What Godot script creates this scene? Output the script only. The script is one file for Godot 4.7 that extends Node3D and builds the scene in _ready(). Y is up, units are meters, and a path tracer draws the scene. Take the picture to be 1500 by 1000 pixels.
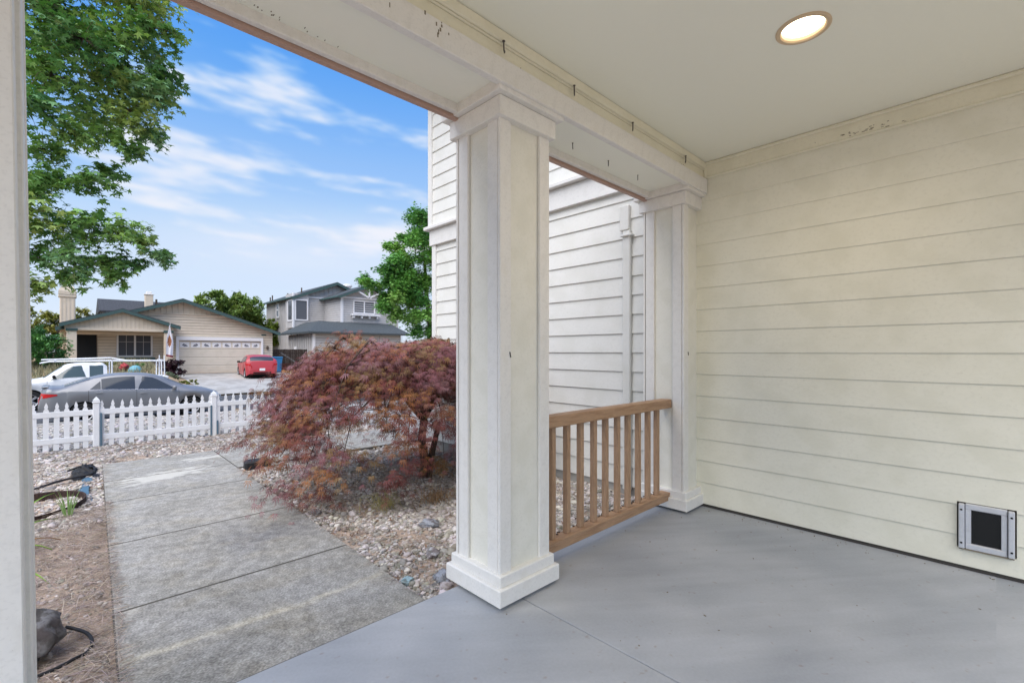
extends Node3D

# ---------------------------------------------------------------- geometry
class Geo:
	var v := PackedVector3Array()
	var n := PackedVector3Array()
	var uv := PackedVector2Array()
	var c := PackedColorArray()
	var col := Color.WHITE
	var use_uv := false
	var use_col := false

	func pt(p: Vector3, m: Vector3, t := Vector2.ZERO) -> void:
		v.append(p)
		n.append(m)
		if use_uv: uv.append(t)
		if use_col: c.append(col)

	func tri(a: Vector3, b: Vector3, d: Vector3, hint: Vector3) -> void:
		var m := (d - a).cross(b - a)
		if m.length_squared() < 1e-16: return
		m = m.normalized()
		if m.dot(hint) < 0.0:
			var t := b; b = d; d = t
			m = -m
		pt(a, m); pt(b, m); pt(d, m)

	func quad(a: Vector3, b: Vector3, d: Vector3, e: Vector3, hint: Vector3) -> void:
		tri(a, b, d, hint); tri(a, d, e, hint)

	func stri(a, b, d, na, nb, nd, ta := Vector2.ZERO, tb := Vector2.ZERO, td := Vector2.ZERO) -> void:
		var m: Vector3 = (d - a).cross(b - a)
		if m.length_squared() < 1e-18: return
		if m.dot(na + nb + nd) >= 0.0:
			pt(a, na, ta); pt(b, nb, tb); pt(d, nd, td)
		else:
			pt(a, na, ta); pt(d, nd, td); pt(b, nb, tb)

	# chamfered box
	func box(at: Vector3, size: Vector3, bv := 0.0, bas := Basis()) -> void:
		var h := size * 0.5
		bv = minf(bv, minf(h.x, minf(h.y, h.z)) * 0.9)
		for ax in 3:
			for s in [-1.0, 1.0]:
				var q := []
				for k in [[-1, -1], [1, -1], [1, 1], [-1, 1]]:
					var p := Vector3.ZERO
					p[ax] = s * h[ax]
					p[(ax + 1) % 3] = k[0] * (h[(ax + 1) % 3] - bv)
					p[(ax + 2) % 3] = k[1] * (h[(ax + 2) % 3] - bv)
					q.append(at + bas * p)
				var d := Vector3.ZERO
				d[ax] = s
				quad(q[0], q[1], q[2], q[3], bas * d)
		if bv <= 0.0: return
		for ax in 3:
			var b1 := (ax + 1) % 3
			var b2 := (ax + 2) % 3
			for s in [-1.0, 1.0]:
				for t in [-1.0, 1.0]:
					var q := []
					for k in [[-1, 0], [1, 0], [1, 1], [-1, 1]]:
						var p := Vector3.ZERO
						p[ax] = k[0] * (h[ax] - bv)
						p[b1] = s * (h[b1] - (bv if k[1] == 1 else 0.0))
						p[b2] = t * (h[b2] - (0.0 if k[1] == 1 else bv))
						q.append(at + bas * p)
					var d := Vector3.ZERO
					d[b1] = s
					d[b2] = t
					quad(q[0], q[1], q[2], q[3], bas * d)
		for sx in [-1.0, 1.0]:
			for sy in [-1.0, 1.0]:
				for sz in [-1.0, 1.0]:
					var sg := Vector3(sx, sy, sz)
					tri(at + bas * (sg * Vector3(h.x, h.y - bv, h.z - bv)), at + bas * (sg * Vector3(h.x - bv, h.y, h.z - bv)), at + bas * (sg * Vector3(h.x - bv, h.y - bv, h.z)), bas * sg)

	# polygon in the plane (ex, ey) at o, pushed along d
	func prism(pts: PackedVector2Array, o: Vector3, ex: Vector3, ey: Vector3, d: Vector3) -> void:
		var area := 0.0
		for i in pts.size():
			var a := pts[i]
			var b := pts[(i + 1) % pts.size()]
			area += a.cross(b)
		for i in pts.size():
			var a := pts[i]
			var b := pts[(i + 1) % pts.size()]
			var e := (b - a)
			var on := Vector2(e.y, -e.x) * signf(area)
			var pa := o + ex * a.x + ey * a.y
			var pb := o + ex * b.x + ey * b.y
			quad(pa, pb, pb + d, pa + d, ex * on.x + ey * on.y)
		var ix := Geometry2D.triangulate_polygon(pts)
		for i in range(0, ix.size(), 3):
			var q := []
			for k in 3: q.append(o + ex * pts[ix[i + k]].x + ey * pts[ix[i + k]].y)
			tri(q[0], q[1], q[2], -d)
			tri(q[0] + d, q[1] + d, q[2] + d, d)

	func tube(path: Array, radii: Array, sides := 7, cap := true) -> void:
		var rings := []
		var up := Vector3(0.31, 0.2, 0.93).normalized()
		for i in path.size():
			var t: Vector3 = (path[mini(i + 1, path.size() - 1)] - path[maxi(i - 1, 0)]).normalized()
			var s := t.cross(up)
			if s.length() < 0.05: s = t.cross(Vector3.RIGHT)
			s = s.normalized()
			var w := s.cross(t).normalized()
			up = w.cross(t).normalized() if false else up
			var r := []
			for k in sides:
				var an := TAU * k / sides
				var m := s * cos(an) + w * sin(an)
				r.append([path[i] + m * radii[i], m])
			rings.append(r)
		for i in path.size() - 1:
			for k in sides:
				var l := (k + 1) % sides
				var a = rings[i][k]; var b = rings[i][l]; var d = rings[i + 1][l]; var e = rings[i + 1][k]
				stri(a[0], b[0], d[0], a[1], b[1], d[1])
				stri(a[0], d[0], e[0], a[1], d[1], e[1])
		if cap:
			for i in [0, path.size() - 1]:
				var t: Vector3 = (path[1] - path[0]) if i == 0 else (path[i - 1] - path[i])
				for k in sides:
					tri(path[i], rings[i][k][0], rings[i][(k + 1) % sides][0], -t)

	# profile of (radius, along) turned about axis at o
	func lathe(prof: Array, o: Vector3, axis: Vector3, sides := 20) -> void:
		var s := axis.cross(Vector3(0.3, 0.1, 0.9)).normalized()
		var w := axis.cross(s).normalized()
		for i in prof.size() - 1:
			var a: Vector2 = prof[i]
			var b: Vector2 = prof[i + 1]
			var sl := (b - a).normalized()
			for k in sides:
				var q := []
				var ms := []
				for kk in [k, k + 1]:
					var an: float = TAU * kk / sides
					var dirr := s * cos(an) + w * sin(an)
					var m := (dirr * sl.y - axis * sl.x).normalized()
					q.append(o + dirr * a.x + axis * a.y)
					q.append(o + dirr * b.x + axis * b.y)
					ms.append(m)
				stri(q[0], q[1], q[3], ms[0], ms[0], ms[1])
				stri(q[0], q[3], q[2], ms[0], ms[1], ms[1])

	# rows of points, smooth; side = a vector the normals should roughly follow, or zero to use "from"
	func sheet(rows: Array, from := Vector3.INF, closed := false, uvs := []) -> void:
		var nr := rows.size()
		var nc: int = rows[0].size()
		var nm := []
		for i in nr:
			var r := []
			for j in nc:
				var i0 := maxi(i - 1, 0)
				var i1 := mini(i + 1, nr - 1)
				var j0 := j - 1
				var j1 := j + 1
				if closed:
					j0 = posmod(j0, nc - 1); j1 = posmod(j1, nc - 1)
				else:
					j0 = maxi(j0, 0); j1 = mini(j1, nc - 1)
				var m: Vector3 = (rows[i1][j] - rows[i0][j]).cross(rows[i][j1] - rows[i][j0])
				m = m.normalized() if m.length() > 1e-9 else Vector3.UP
				r.append(m)
			nm.append(r)
		var flip := 1.0
		var mi := nr / 2
		var mj := nc / 2
		if from != Vector3.INF:
			var tot := 0.0
			for i in nr:
				for j in nc: tot += (nm[i][j] as Vector3).dot((rows[i][j] - from).normalized())
			if tot < 0.0: flip = -1.0
		for i in nr - 1:
			for j in nc - 1:
				var a = rows[i][j]; var b = rows[i][j + 1]; var d = rows[i + 1][j + 1]; var e = rows[i + 1][j]
				var na = nm[i][j] * flip; var nb = nm[i][j + 1] * flip; var nd = nm[i + 1][j + 1] * flip; var ne = nm[i + 1][j] * flip
				if uvs.size():
					stri(a, b, d, na, nb, nd, uvs[i][j], uvs[i][j + 1], uvs[i + 1][j + 1])
					stri(a, d, e, na, nd, ne, uvs[i][j], uvs[i + 1][j + 1], uvs[i + 1][j])
				else:
					stri(a, b, d, na, nb, nd)
					stri(a, d, e, na, nd, ne)

	func mesh() -> ArrayMesh:
		var a := []
		a.resize(Mesh.ARRAY_MAX)
		a[Mesh.ARRAY_VERTEX] = v
		a[Mesh.ARRAY_NORMAL] = n
		if use_uv: a[Mesh.ARRAY_TEX_UV] = uv
		if use_col: a[Mesh.ARRAY_COLOR] = c
		var m := ArrayMesh.new()
		m.add_surface_from_arrays(Mesh.PRIMITIVE_TRIANGLES, a)
		return m


var M := {}
var rng := RandomNumberGenerator.new()
var used := {}


func mi(called: String, shape, mat: Material, parent: Node = self) -> MeshInstance3D:
	var o := MeshInstance3D.new()
	o.name = called
	o.mesh = shape.mesh() if shape is Geo else shape
	o.material_override = mat
	parent.add_child(o, true)
	return o


func numbered(called: String) -> String:
	if not used.has(called):
		used[called] = 0
		return called
	used[called] += 1
	return "%s_%03d" % [called, used[called]]


func tag(o: Node, label: String, category: String, group := "", kind := "") -> Node:
	if label: o.set_meta("label", label)
	if category: o.set_meta("category", category)
	if group: o.set_meta("group", group)
	if kind: o.set_meta("kind", kind)
	return o


func thing(called: String, label: String, category: String, at := Vector3.ZERO, turn := 0.0, group := "") -> Node3D:
	var o := Node3D.new()
	o.name = numbered(called)
	add_child(o)
	o.position = at
	o.rotation.y = turn
	tag(o, label, category, group)
	return o


func copy(o: Node3D, label: String, at: Vector3, turn := 0.0, group := "") -> Node3D:
	var r: Node3D = o.duplicate()
	var base := str(o.name)
	r.name = numbered(base)
	add_child(r)
	r.position = at
	r.rotation.y = turn
	r.set_meta("label", label)
	if group: r.set_meta("group", group)
	return r


func boxm(at: Vector3, size: Vector3, bv := 0.0, bas := Basis()) -> Geo:
	var g := Geo.new()
	g.box(at, size, bv, bas)
	return g


func lin(r: float, g: float, b: float) -> Color:
	return Color(r, g, b).linear_to_srgb()


# ---------------------------------------------------------------- textures
func fnoise(sd: int, freq: float, oct := 4, kind := FastNoiseLite.TYPE_SIMPLEX_SMOOTH) -> FastNoiseLite:
	var f := FastNoiseLite.new()
	f.seed = sd
	f.frequency = freq
	f.noise_type = kind
	f.fractal_type = FastNoiseLite.FRACTAL_FBM
	f.fractal_octaves = oct
	return f


# seamless grey noise as bytes
func nbytes(sd: int, freq: float, size: int, oct := 4) -> PackedByteArray:
	var im := fnoise(sd, freq, oct).get_seamless_image(size, size)
	im.convert(Image.FORMAT_L8)
	return im.get_data()


# colour texture: base colour (sRGB) moved towards other colours where noises pass a threshold.  layers: [bytes, lo, hi, Color, strength]
func layered(size: int, base: Color, layers: Array) -> ImageTexture:
	var out := PackedByteArray()
	out.resize(size * size * 3)
	var luts := []
	for l in layers:
		var lut := PackedFloat32Array()
		lut.resize(256)
		for i in 256: lut[i] = smoothstep(l[1], l[2], i / 255.0) * l[4]
		luts.append(lut)
	var nl := layers.size()
	for i in size * size:
		var r := base.r
		var g := base.g
		var b := base.b
		for k in nl:
			var s: float = luts[k][layers[k][0][i]]
			if s != 0.0:
				var cc: Color = layers[k][3]
				r += (cc.r - r) * s
				g += (cc.g - g) * s
				b += (cc.b - b) * s
		out[i * 3] = int(clampf(r, 0, 1) * 255.0)
		out[i * 3 + 1] = int(clampf(g, 0, 1) * 255.0)
		out[i * 3 + 2] = int(clampf(b, 0, 1) * 255.0)
	return ImageTexture.create_from_image(Image.create_from_data(size, size, false, Image.FORMAT_RGB8, out))


func normal_of(sd: int, freq: float, size: int, strength: float, oct := 4) -> ImageTexture:
	var im := fnoise(sd, freq, oct).get_seamless_image(size, size)
	im.convert(Image.FORMAT_RGBA8)
	im.bump_map_to_normal_map(strength)
	return ImageTexture.create_from_image(im)


func mat(color: Color, rough := 0.6, tex: Texture2D = null, scale := Vector3.ONE, nrm: Texture2D = null, nstr := 1.0, world := true) -> StandardMaterial3D:
	var m := StandardMaterial3D.new()
	m.albedo_color = color
	m.roughness = rough
	m.metallic_specular = 0.4
	if tex or nrm:
		m.uv1_triplanar = true
		m.uv1_world_triplanar = world
		m.uv1_scale = scale
		m.uv1_triplanar_sharpness = 4.0
	if tex: m.albedo_texture = tex
	if nrm:
		m.normal_enabled = true
		m.normal_texture = nrm
		m.normal_scale = nstr
	return m


func make_materials() -> void:
	var W := Color.WHITE
	var fine := nbytes(11, 0.05, 512, 5)
	var mid := nbytes(12, 0.012, 512, 5)
	var big := nbytes(13, 0.005, 512, 4)
	var speck := nbytes(14, 0.12, 512, 2)
	var n_fine := normal_of(21, 0.06, 512, 2.0)
	var n_mid := normal_of(22, 0.02, 512, 3.0)
	# painted siding: faint mottling, faint smudges
	var t_paint := layered(512, W, [[big, 0.3, 0.8, Color(0.965, 0.965, 0.955), 0.7], [fine, 0.5, 0.95, Color(0.95, 0.95, 0.945), 0.5], [speck, 0.93, 0.97, Color(0.6, 0.56, 0.5), 0.3]])
	var t_trim := layered(512, W, [[mid, 0.5, 0.95, Color(0.955, 0.955, 0.955), 0.6], [fine, 0.5, 0.95, Color(0.93, 0.93, 0.93), 0.5], [speck, 0.9, 0.97, Color(0.5, 0.47, 0.42), 0.4], [big, 0.55, 0.95, Color(0.96, 0.955, 0.94), 0.5]])
	M.cream = mat(lin(0.80, 0.785, 0.67), 0.55, t_paint, Vector3(1.1, 1.1, 1.1), n_fine, 0.12)
	M.creamgrain = mat(lin(0.80, 0.775, 0.63), 0.6, t_paint, Vector3(1.3, 1.3, 1.3), n_fine, 0.2)
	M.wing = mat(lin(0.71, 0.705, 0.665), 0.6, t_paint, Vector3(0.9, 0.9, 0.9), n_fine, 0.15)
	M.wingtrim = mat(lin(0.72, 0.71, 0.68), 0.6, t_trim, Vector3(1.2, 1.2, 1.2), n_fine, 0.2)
	M.trim = mat(lin(0.80, 0.785, 0.745), 0.6, t_trim, Vector3(2.2, 2.2, 2.2), n_fine, 0.12)
	M.panel = mat(lin(0.80, 0.785, 0.70), 0.65, t_paint, Vector3(1.6, 1.6, 1.6), n_fine, 0.35)
	# ceiling: plywood with raised grain along x
	M.ceiling = mat(lin(0.90, 0.905, 0.80), 0.6, null, Vector3(0.8, 0.8, 0.8), n_fine)
	var n_grain := normal_of(23, 0.02, 512, 5.0, 5)
	M.ceiling.normal_enabled = true
	M.ceiling.normal_texture = n_grain
	M.ceiling.normal_scale = 0.1
	M.ceiling.uv1_scale = Vector3(0.5, 1, 2.4)
	M.stain = mat(lin(0.22, 0.19, 0.14), 0.9)
	M.fascia = mat(lin(0.46, 0.31, 0.25), 0.55, t_trim, Vector3(1, 1, 1))
	M.gap = mat(lin(0.06, 0.055, 0.05), 0.9)
	# floors
	var t_floor := layered(512, Color(0.95, 0.96, 0.98), [[big, 0.3, 0.75, Color(0.87, 0.88, 0.90), 0.8], [mid, 0.5, 0.85, Color(0.88, 0.88, 0.885), 0.6], [mid, 0.1, 0.3, Color(1, 1, 1), -0.1], [fine, 0.55, 0.95, Color(0.84, 0.84, 0.83), 0.5]])
	M.floor = mat(lin(0.445, 0.46, 0.478), 0.55, floor_texture(), Vector3(0.22, 0.22, 0.22), n_fine, 0.1)
	M.floorside = mat(lin(0.2, 0.2, 0.2), 0.8)
	M.walk = StandardMaterial3D.new()
	M.walk.albedo_color = W
	M.walk.roughness = 0.85
	M.walk.metallic_specular = 0.3
	M.walk.albedo_texture = walk_texture()
	M.walk.normal_enabled = true
	M.walk.normal_texture = n_fine
	M.walk.normal_scale = 0.0
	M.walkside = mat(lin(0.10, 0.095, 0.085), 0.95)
	var t_dirt := layered(512, Color(0.74, 0.67, 0.605), [[mid, 0.4, 0.7, Color(0.63, 0.56, 0.50), 0.8], [fine, 0.5, 0.8, Color(0.81, 0.755, 0.69), 0.7], [speck, 0.65, 0.85, Color(0.84, 0.79, 0.74), 0.6], [speck, 0.1, 0.3, Color(0.3, 0.27, 0.24), -0.0]])
	M.dirt = mat(lin(0.85, 0.82, 0.80), 0.95, t_dirt, Vector3(1.2, 1.2, 1.2), n_mid, 0.8)
	M.drygrass = mat(lin(0.8, 0.72, 0.55), 0.95, t_dirt, Vector3(0.4, 0.4, 0.4))
	var t_asph := layered(512, Color(0.92, 0.92, 0.92), [[fine, 0.4, 0.8, Color(0.6, 0.6, 0.62), 0.8], [big, 0.4, 0.7, Color(0.8, 0.8, 0.8), 0.6]])
	M.asphalt = mat(lin(0.11, 0.112, 0.118), 0.9, t_asph, Vector3(0.5, 0.5, 0.5))
	M.concrete = mat(lin(0.40, 0.39, 0.365), 0.85, layered(512, W, [[big, 0.35, 0.75, Color(0.86, 0.86, 0.86), 0.8], [mid, 0.5, 0.8, Color(0.88, 0.87, 0.85), 0.6], [fine, 0.5, 0.9, Color(0.85, 0.85, 0.85), 0.6]]), Vector3(0.22, 0.22, 0.22))
	# rail wood: grain streaks along x (own axes)
	var t_wood := layered(512, Color(0.86, 0.86, 0.86), [[mid, 0.4, 0.75, Color(0.74, 0.71, 0.69), 0.6], [fine, 0.5, 0.85, Color(0.97, 0.95, 0.93), 0.6], [speck, 0.88, 0.95, Color(0.35, 0.3, 0.25), 0.4]])
	M.wood = mat(lin(0.58, 0.37, 0.225), 0.65, t_wood, Vector3(0.5, 5, 5), n_fine, 0.25, false)
	M.woodup = mat(lin(0.59, 0.385, 0.24), 0.65, t_wood, Vector3(5, 0.5, 5), n_fine, 0.25, false)
	M.wooddark = mat(lin(0.10, 0.075, 0.055), 0.9)
	# bark, stone
	var t_bark := layered(512, Color(0.75, 0.72, 0.7), [[fine, 0.4, 0.7, Color(0.35, 0.32, 0.3), 0.8], [mid, 0.4, 0.7, Color(0.9, 0.86, 0.8), 0.6]])
	M.bark = mat(lin(0.20, 0.16, 0.13), 0.9, t_bark, Vector3(4, 1.2, 4), n_mid, 1.0)
	M.maplebark = mat(lin(0.16, 0.12, 0.10), 0.9, t_bark, Vector3(7, 2, 7), n_mid, 0.8)
	M.stone = mat(lin(0.17, 0.165, 0.165), 0.8, layered(512, W, [[mid, 0.45, 0.7, Color(0.6, 0.58, 0.55), 0.9], [fine, 0.5, 0.8, Color(0.72, 0.7, 0.68), 0.7], [big, 0.5, 0.7, Color(0.62, 0.56, 0.55), 0.7]]), Vector3(2.2, 2.2, 2.2), n_mid, 0.9)
	M.stone.vertex_color_use_as_albedo = true
	M.pebble = mat(W, 0.75)
	M.pebble.vertex_color_use_as_albedo = true
	M.straw = mat(W, 0.9)
	M.straw.vertex_color_use_as_albedo = true
	M.leaf = mat(W, 0.5)
	M.leaf.vertex_color_use_as_albedo = true
	M.leaf.backlight_enabled = true
	M.leaf.backlight = Color(0.55, 0.62, 0.3)
	M.redleaf = mat(W, 0.5)
	M.redleaf.vertex_color_use_as_albedo = true
	M.redleaf.backlight_enabled = true
	M.redleaf.backlight = Color(0.55, 0.32, 0.26)
	M.black = mat(lin(0.018, 0.018, 0.02), 0.6, t_trim, Vector3(3, 3, 3))
	M.rust = mat(lin(0.075, 0.045, 0.038), 0.8, t_bark, Vector3(2, 2, 2))
	M.blueplastic = mat(lin(0.06, 0.13, 0.2), 0.7)
	M.picket = mat(lin(0.82, 0.82, 0.82), 0.45, t_paint, Vector3(0.8, 0.8, 0.8))
	M.postmetal = mat(lin(0.10, 0.16, 0.21), 0.5)
	# lamp, metal
	M.lamp = mat(lin(0.9, 0.88, 0.8), 0.4)
	M.lamp.emission_enabled = true
	M.lamp.emission = Color(1.0, 0.93, 0.8)
	M.lamp.emission_energy_multiplier = 1.3
	M.lampring = mat(lin(0.62, 0.48, 0.32), 0.4)
	M.alu = mat(lin(0.62, 0.64, 0.68), 0.42, t_trim, Vector3(2, 2, 2))
	M.alu.metallic = 0.35
	M.flap = mat(lin(0.012, 0.013, 0.014), 0.25)
	M.hook = mat(lin(0.10, 0.09, 0.08), 0.5)
	# cars
	M.silver = mat(lin(0.22, 0.225, 0.235), 0.35)
	M.silver.metallic = 0.3
	M.silver.clearcoat_enabled = true
	M.silver.clearcoat = 0.8
	M.red = mat(lin(0.42, 0.03, 0.04), 0.35)
	M.red.clearcoat_enabled = true
	M.white = mat(lin(0.78, 0.79, 0.80), 0.35)
	M.white.clearcoat_enabled = true
	M.glass = mat(lin(0.05, 0.06, 0.075), 0.08)
	M.glass.metallic_specular = 0.35
	M.glassgreen = mat(lin(0.08, 0.105, 0.095), 0.1)
	M.glassgreen.metallic_specular = 0.7
	M.rubber = mat(lin(0.02, 0.02, 0.02), 0.8)
	M.rim = mat(lin(0.5, 0.5, 0.52), 0.35)
	M.rim.metallic = 0.7
	M.under = mat(lin(0.01, 0.01, 0.01), 0.9)
	M.taillight = mat(lin(0.45, 0.01, 0.012), 0.15)
	M.headlight = mat(lin(0.6, 0.62, 0.65), 0.1)
	M.chrome = mat(lin(0.7, 0.7, 0.72), 0.2)
	M.chrome.metallic = 0.9
	M.plate = mat(lin(0.75, 0.75, 0.75), 0.5)
	# houses over the road
	M.beige = mat(lin(0.70, 0.60, 0.475), 0.7, t_paint, Vector3(0.6, 0.6, 0.6))
	M.beigelapshade = mat(lin(0.40, 0.33, 0.25), 0.9)  # darker than the boards: paints the lap shadow lines
	M.greylapshade = mat(lin(0.26, 0.25, 0.25), 0.9)  # painted lap shadow for the grey house siding
	M.beigedark = mat(lin(0.64, 0.55, 0.43), 0.7, t_paint, Vector3(0.6, 0.6, 0.6))
	M.garage = mat(lin(0.70, 0.625, 0.51), 0.6, t_paint, Vector3(0.6, 0.6, 0.6))
	M.green = mat(lin(0.055, 0.10, 0.095), 0.6)
	M.housetrim = mat(lin(0.78, 0.76, 0.74), 0.6)
	M.dark = mat(lin(0.010, 0.012, 0.014), 0.8)
	M.pane = mat(lin(0.10, 0.105, 0.12), 0.12)
	var t_shing := layered(512, W, [[speck, 0.3, 0.7, Color(0.6, 0.6, 0.62), 0.8], [mid, 0.4, 0.7, Color(0.75, 0.75, 0.75), 0.7]])
	M.shingle = mat(lin(0.085, 0.09, 0.098), 0.9, t_shing, Vector3(1, 1, 1))
	M.shinglegreen = mat(lin(0.095, 0.112, 0.118), 0.9, t_shing, Vector3(1, 1, 1))
	M.greyside = mat(lin(0.50, 0.485, 0.48), 0.7, t_paint, Vector3(0.6, 0.6, 0.6))
	M.greytrim = mat(lin(0.74, 0.73, 0.74), 0.6)
	M.fencewood = mat(lin(0.12, 0.10, 0.095), 0.9, t_bark, Vector3(2, 0.6, 2))
	M.flag = StandardMaterial3D.new()
	M.flag.albedo_color = W
	M.flag.roughness = 0.9
	M.flag.albedo_texture = flag_texture()
	M.teal = mat(lin(0.16, 0.38, 0.44), 0.5)
	M.bluebin = mat(lin(0.03, 0.17, 0.36), 0.45)
	M.redcloth = mat(lin(0.35, 0.05, 0.06), 0.8)


# porch paint: brushed, scuffed, a few spots; covers more than the porch so nothing repeats
func floor_texture() -> ImageTexture:
	var S := 1024
	var a := fnoise(81, 0.004, 4)
	var b := fnoise(82, 0.012, 4)
	var c := fnoise(83, 0.25, 2)
	var d := fnoise(84, 0.05, 2)
	var out := PackedByteArray()
	out.resize(S * S * 3)
	for y in S:
		for x in S:
			var u := x * 0.8 + y * 0.6
			var v := y * 0.8 - x * 0.6
			var st := b.get_noise_2d(u * 0.35, v * 2.2)
			var lo := a.get_noise_2d(x, y)
			var k := 0.925 + lo * 0.09 + st * 0.05 + c.get_noise_2d(x, y) * 0.022
			var sp := d.get_noise_2d(x * 1.6, y * 1.6)
			var w := clampf((sp - 0.62) * 6.0, 0.0, 1.0) * 0.10
			k -= w
			var i := (y * S + x) * 3
			out[i] = int(clampf(k - 0.004 + w * 0.4 + lo * 0.008, 0, 1) * 255)
			out[i + 1] = int(clampf(k, 0, 1) * 255)
			out[i + 2] = int(clampf(k + 0.006 - w * 0.3 - lo * 0.01, 0, 1) * 255)
	return ImageTexture.create_from_image(Image.create_from_data(S, S, false, Image.FORMAT_RGB8, out))


func flag_texture() -> ImageTexture:
	var im := Image.create(96, 144, false, Image.FORMAT_RGB8)
	im.fill(Color(0.93, 0.92, 0.93))
	for y in 144:
		for x in 96:
			var d := Vector2((x - 44.0) / 30.0, (y - 70.0) / 28.0)
			if d.length() + 0.25 * sin(x * 0.31) * cos(y * 0.23) < 0.9: im.set_pixel(x, y, Color(0.62, 0.40, 0.28))
			if y > 134: im.set_pixel(x, y, Color(0.55, 0.25, 0.27))
	return ImageTexture.create_from_image(im)


# concrete of the walk, one texture over 8 by 8 metres: exposed speckle, damp and sandy stains, a spill of paint
func walk_texture() -> ImageTexture:
	var S := 1400
	var a := fnoise(31, 0.9, 2)      # speckle, per pixel
	var b := fnoise(32, 0.06, 3)
	var c := fnoise(33, 0.011, 4)
	var d := fnoise(34, 0.03, 4)
	var out := PackedByteArray()
	out.resize(S * S * 3)
	for y in S:
		var z := -y * 8.0 / S - 1.0
		for x in S:
			var X := x * 8.0 / S - 1.0
			var i := (y * S + x) * 3
			if X < 0.0 or X > 5.2 or z < -8.0 or z > -1.9:
				out[i] = 150; out[i + 1] = 148; out[i + 2] = 142
				continue
			var sp := a.get_noise_2d(x, y) * 0.16 + b.get_noise_2d(x, y) * 0.07
			var lo := c.get_noise_2d(x, y)
			var r := 0.575 + sp * 1.15 + lo * 0.045
			var g := 0.566 + sp * 1.15 + lo * 0.047
			var bl := 0.542 + sp * 1.12 + lo * 0.055
			var sand := clampf((d.get_noise_2d(x * 0.55, y * 0.55) - 0.02) * 2.2, 0.0, 1.0)
			r += 0.018 * sand; g += 0.012 * sand
			# a sandy drip line across the first slab
			var dl := absf(z + 2.53 + 0.02 * sin(X * 5.0) + 0.03 * d.get_noise_2d(x, 7.0))
			var st := exp(-dl * dl / 0.0012) * (0.65 + 0.6 * d.get_noise_2d(x * 0.8, y * 3.0))
			r += 0.13 * st; g += 0.115 * st; bl += 0.075 * st
			# darker damp patch
			var dp := Vector2((X - 1.15) / 0.5, (z + 3.75) / 0.35).length()
			var dk := clampf(1.2 - dp + lo * 0.8, 0.0, 1.0) * 0.09
			r -= dk; g -= dk * 0.95; bl -= dk * 0.8
			# pale spill
			var q := Vector2((X - 0.78) / 0.42, (z + 6.42 + 0.25 * (X - 0.78)) / 0.24).length() + 0.9 * d.get_noise_2d(x * 0.9 + 400.0, y * 2.2)
			var q2 := Vector2((X - 1.3) / 0.35, (z + 7.2) / 0.13).length() + 1.1 * d.get_noise_2d(x + 900.0, y * 2.0)
			var w := clampf((0.95 - minf(q, q2 + 0.2)) * 5.0, 0.0, 1.0) * 0.8
			r = lerpf(r, 0.76, w); g = lerpf(g, 0.75, w); bl = lerpf(bl, 0.715, w)
			out[i] = int(clampf(r, 0, 1) * 255); out[i + 1] = int(clampf(g, 0, 1) * 255); out[i + 2] = int(clampf(bl, 0, 1) * 255)
	return ImageTexture.create_from_image(Image.create_from_data(S, S, false, Image.FORMAT_RGB8, out))


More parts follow.
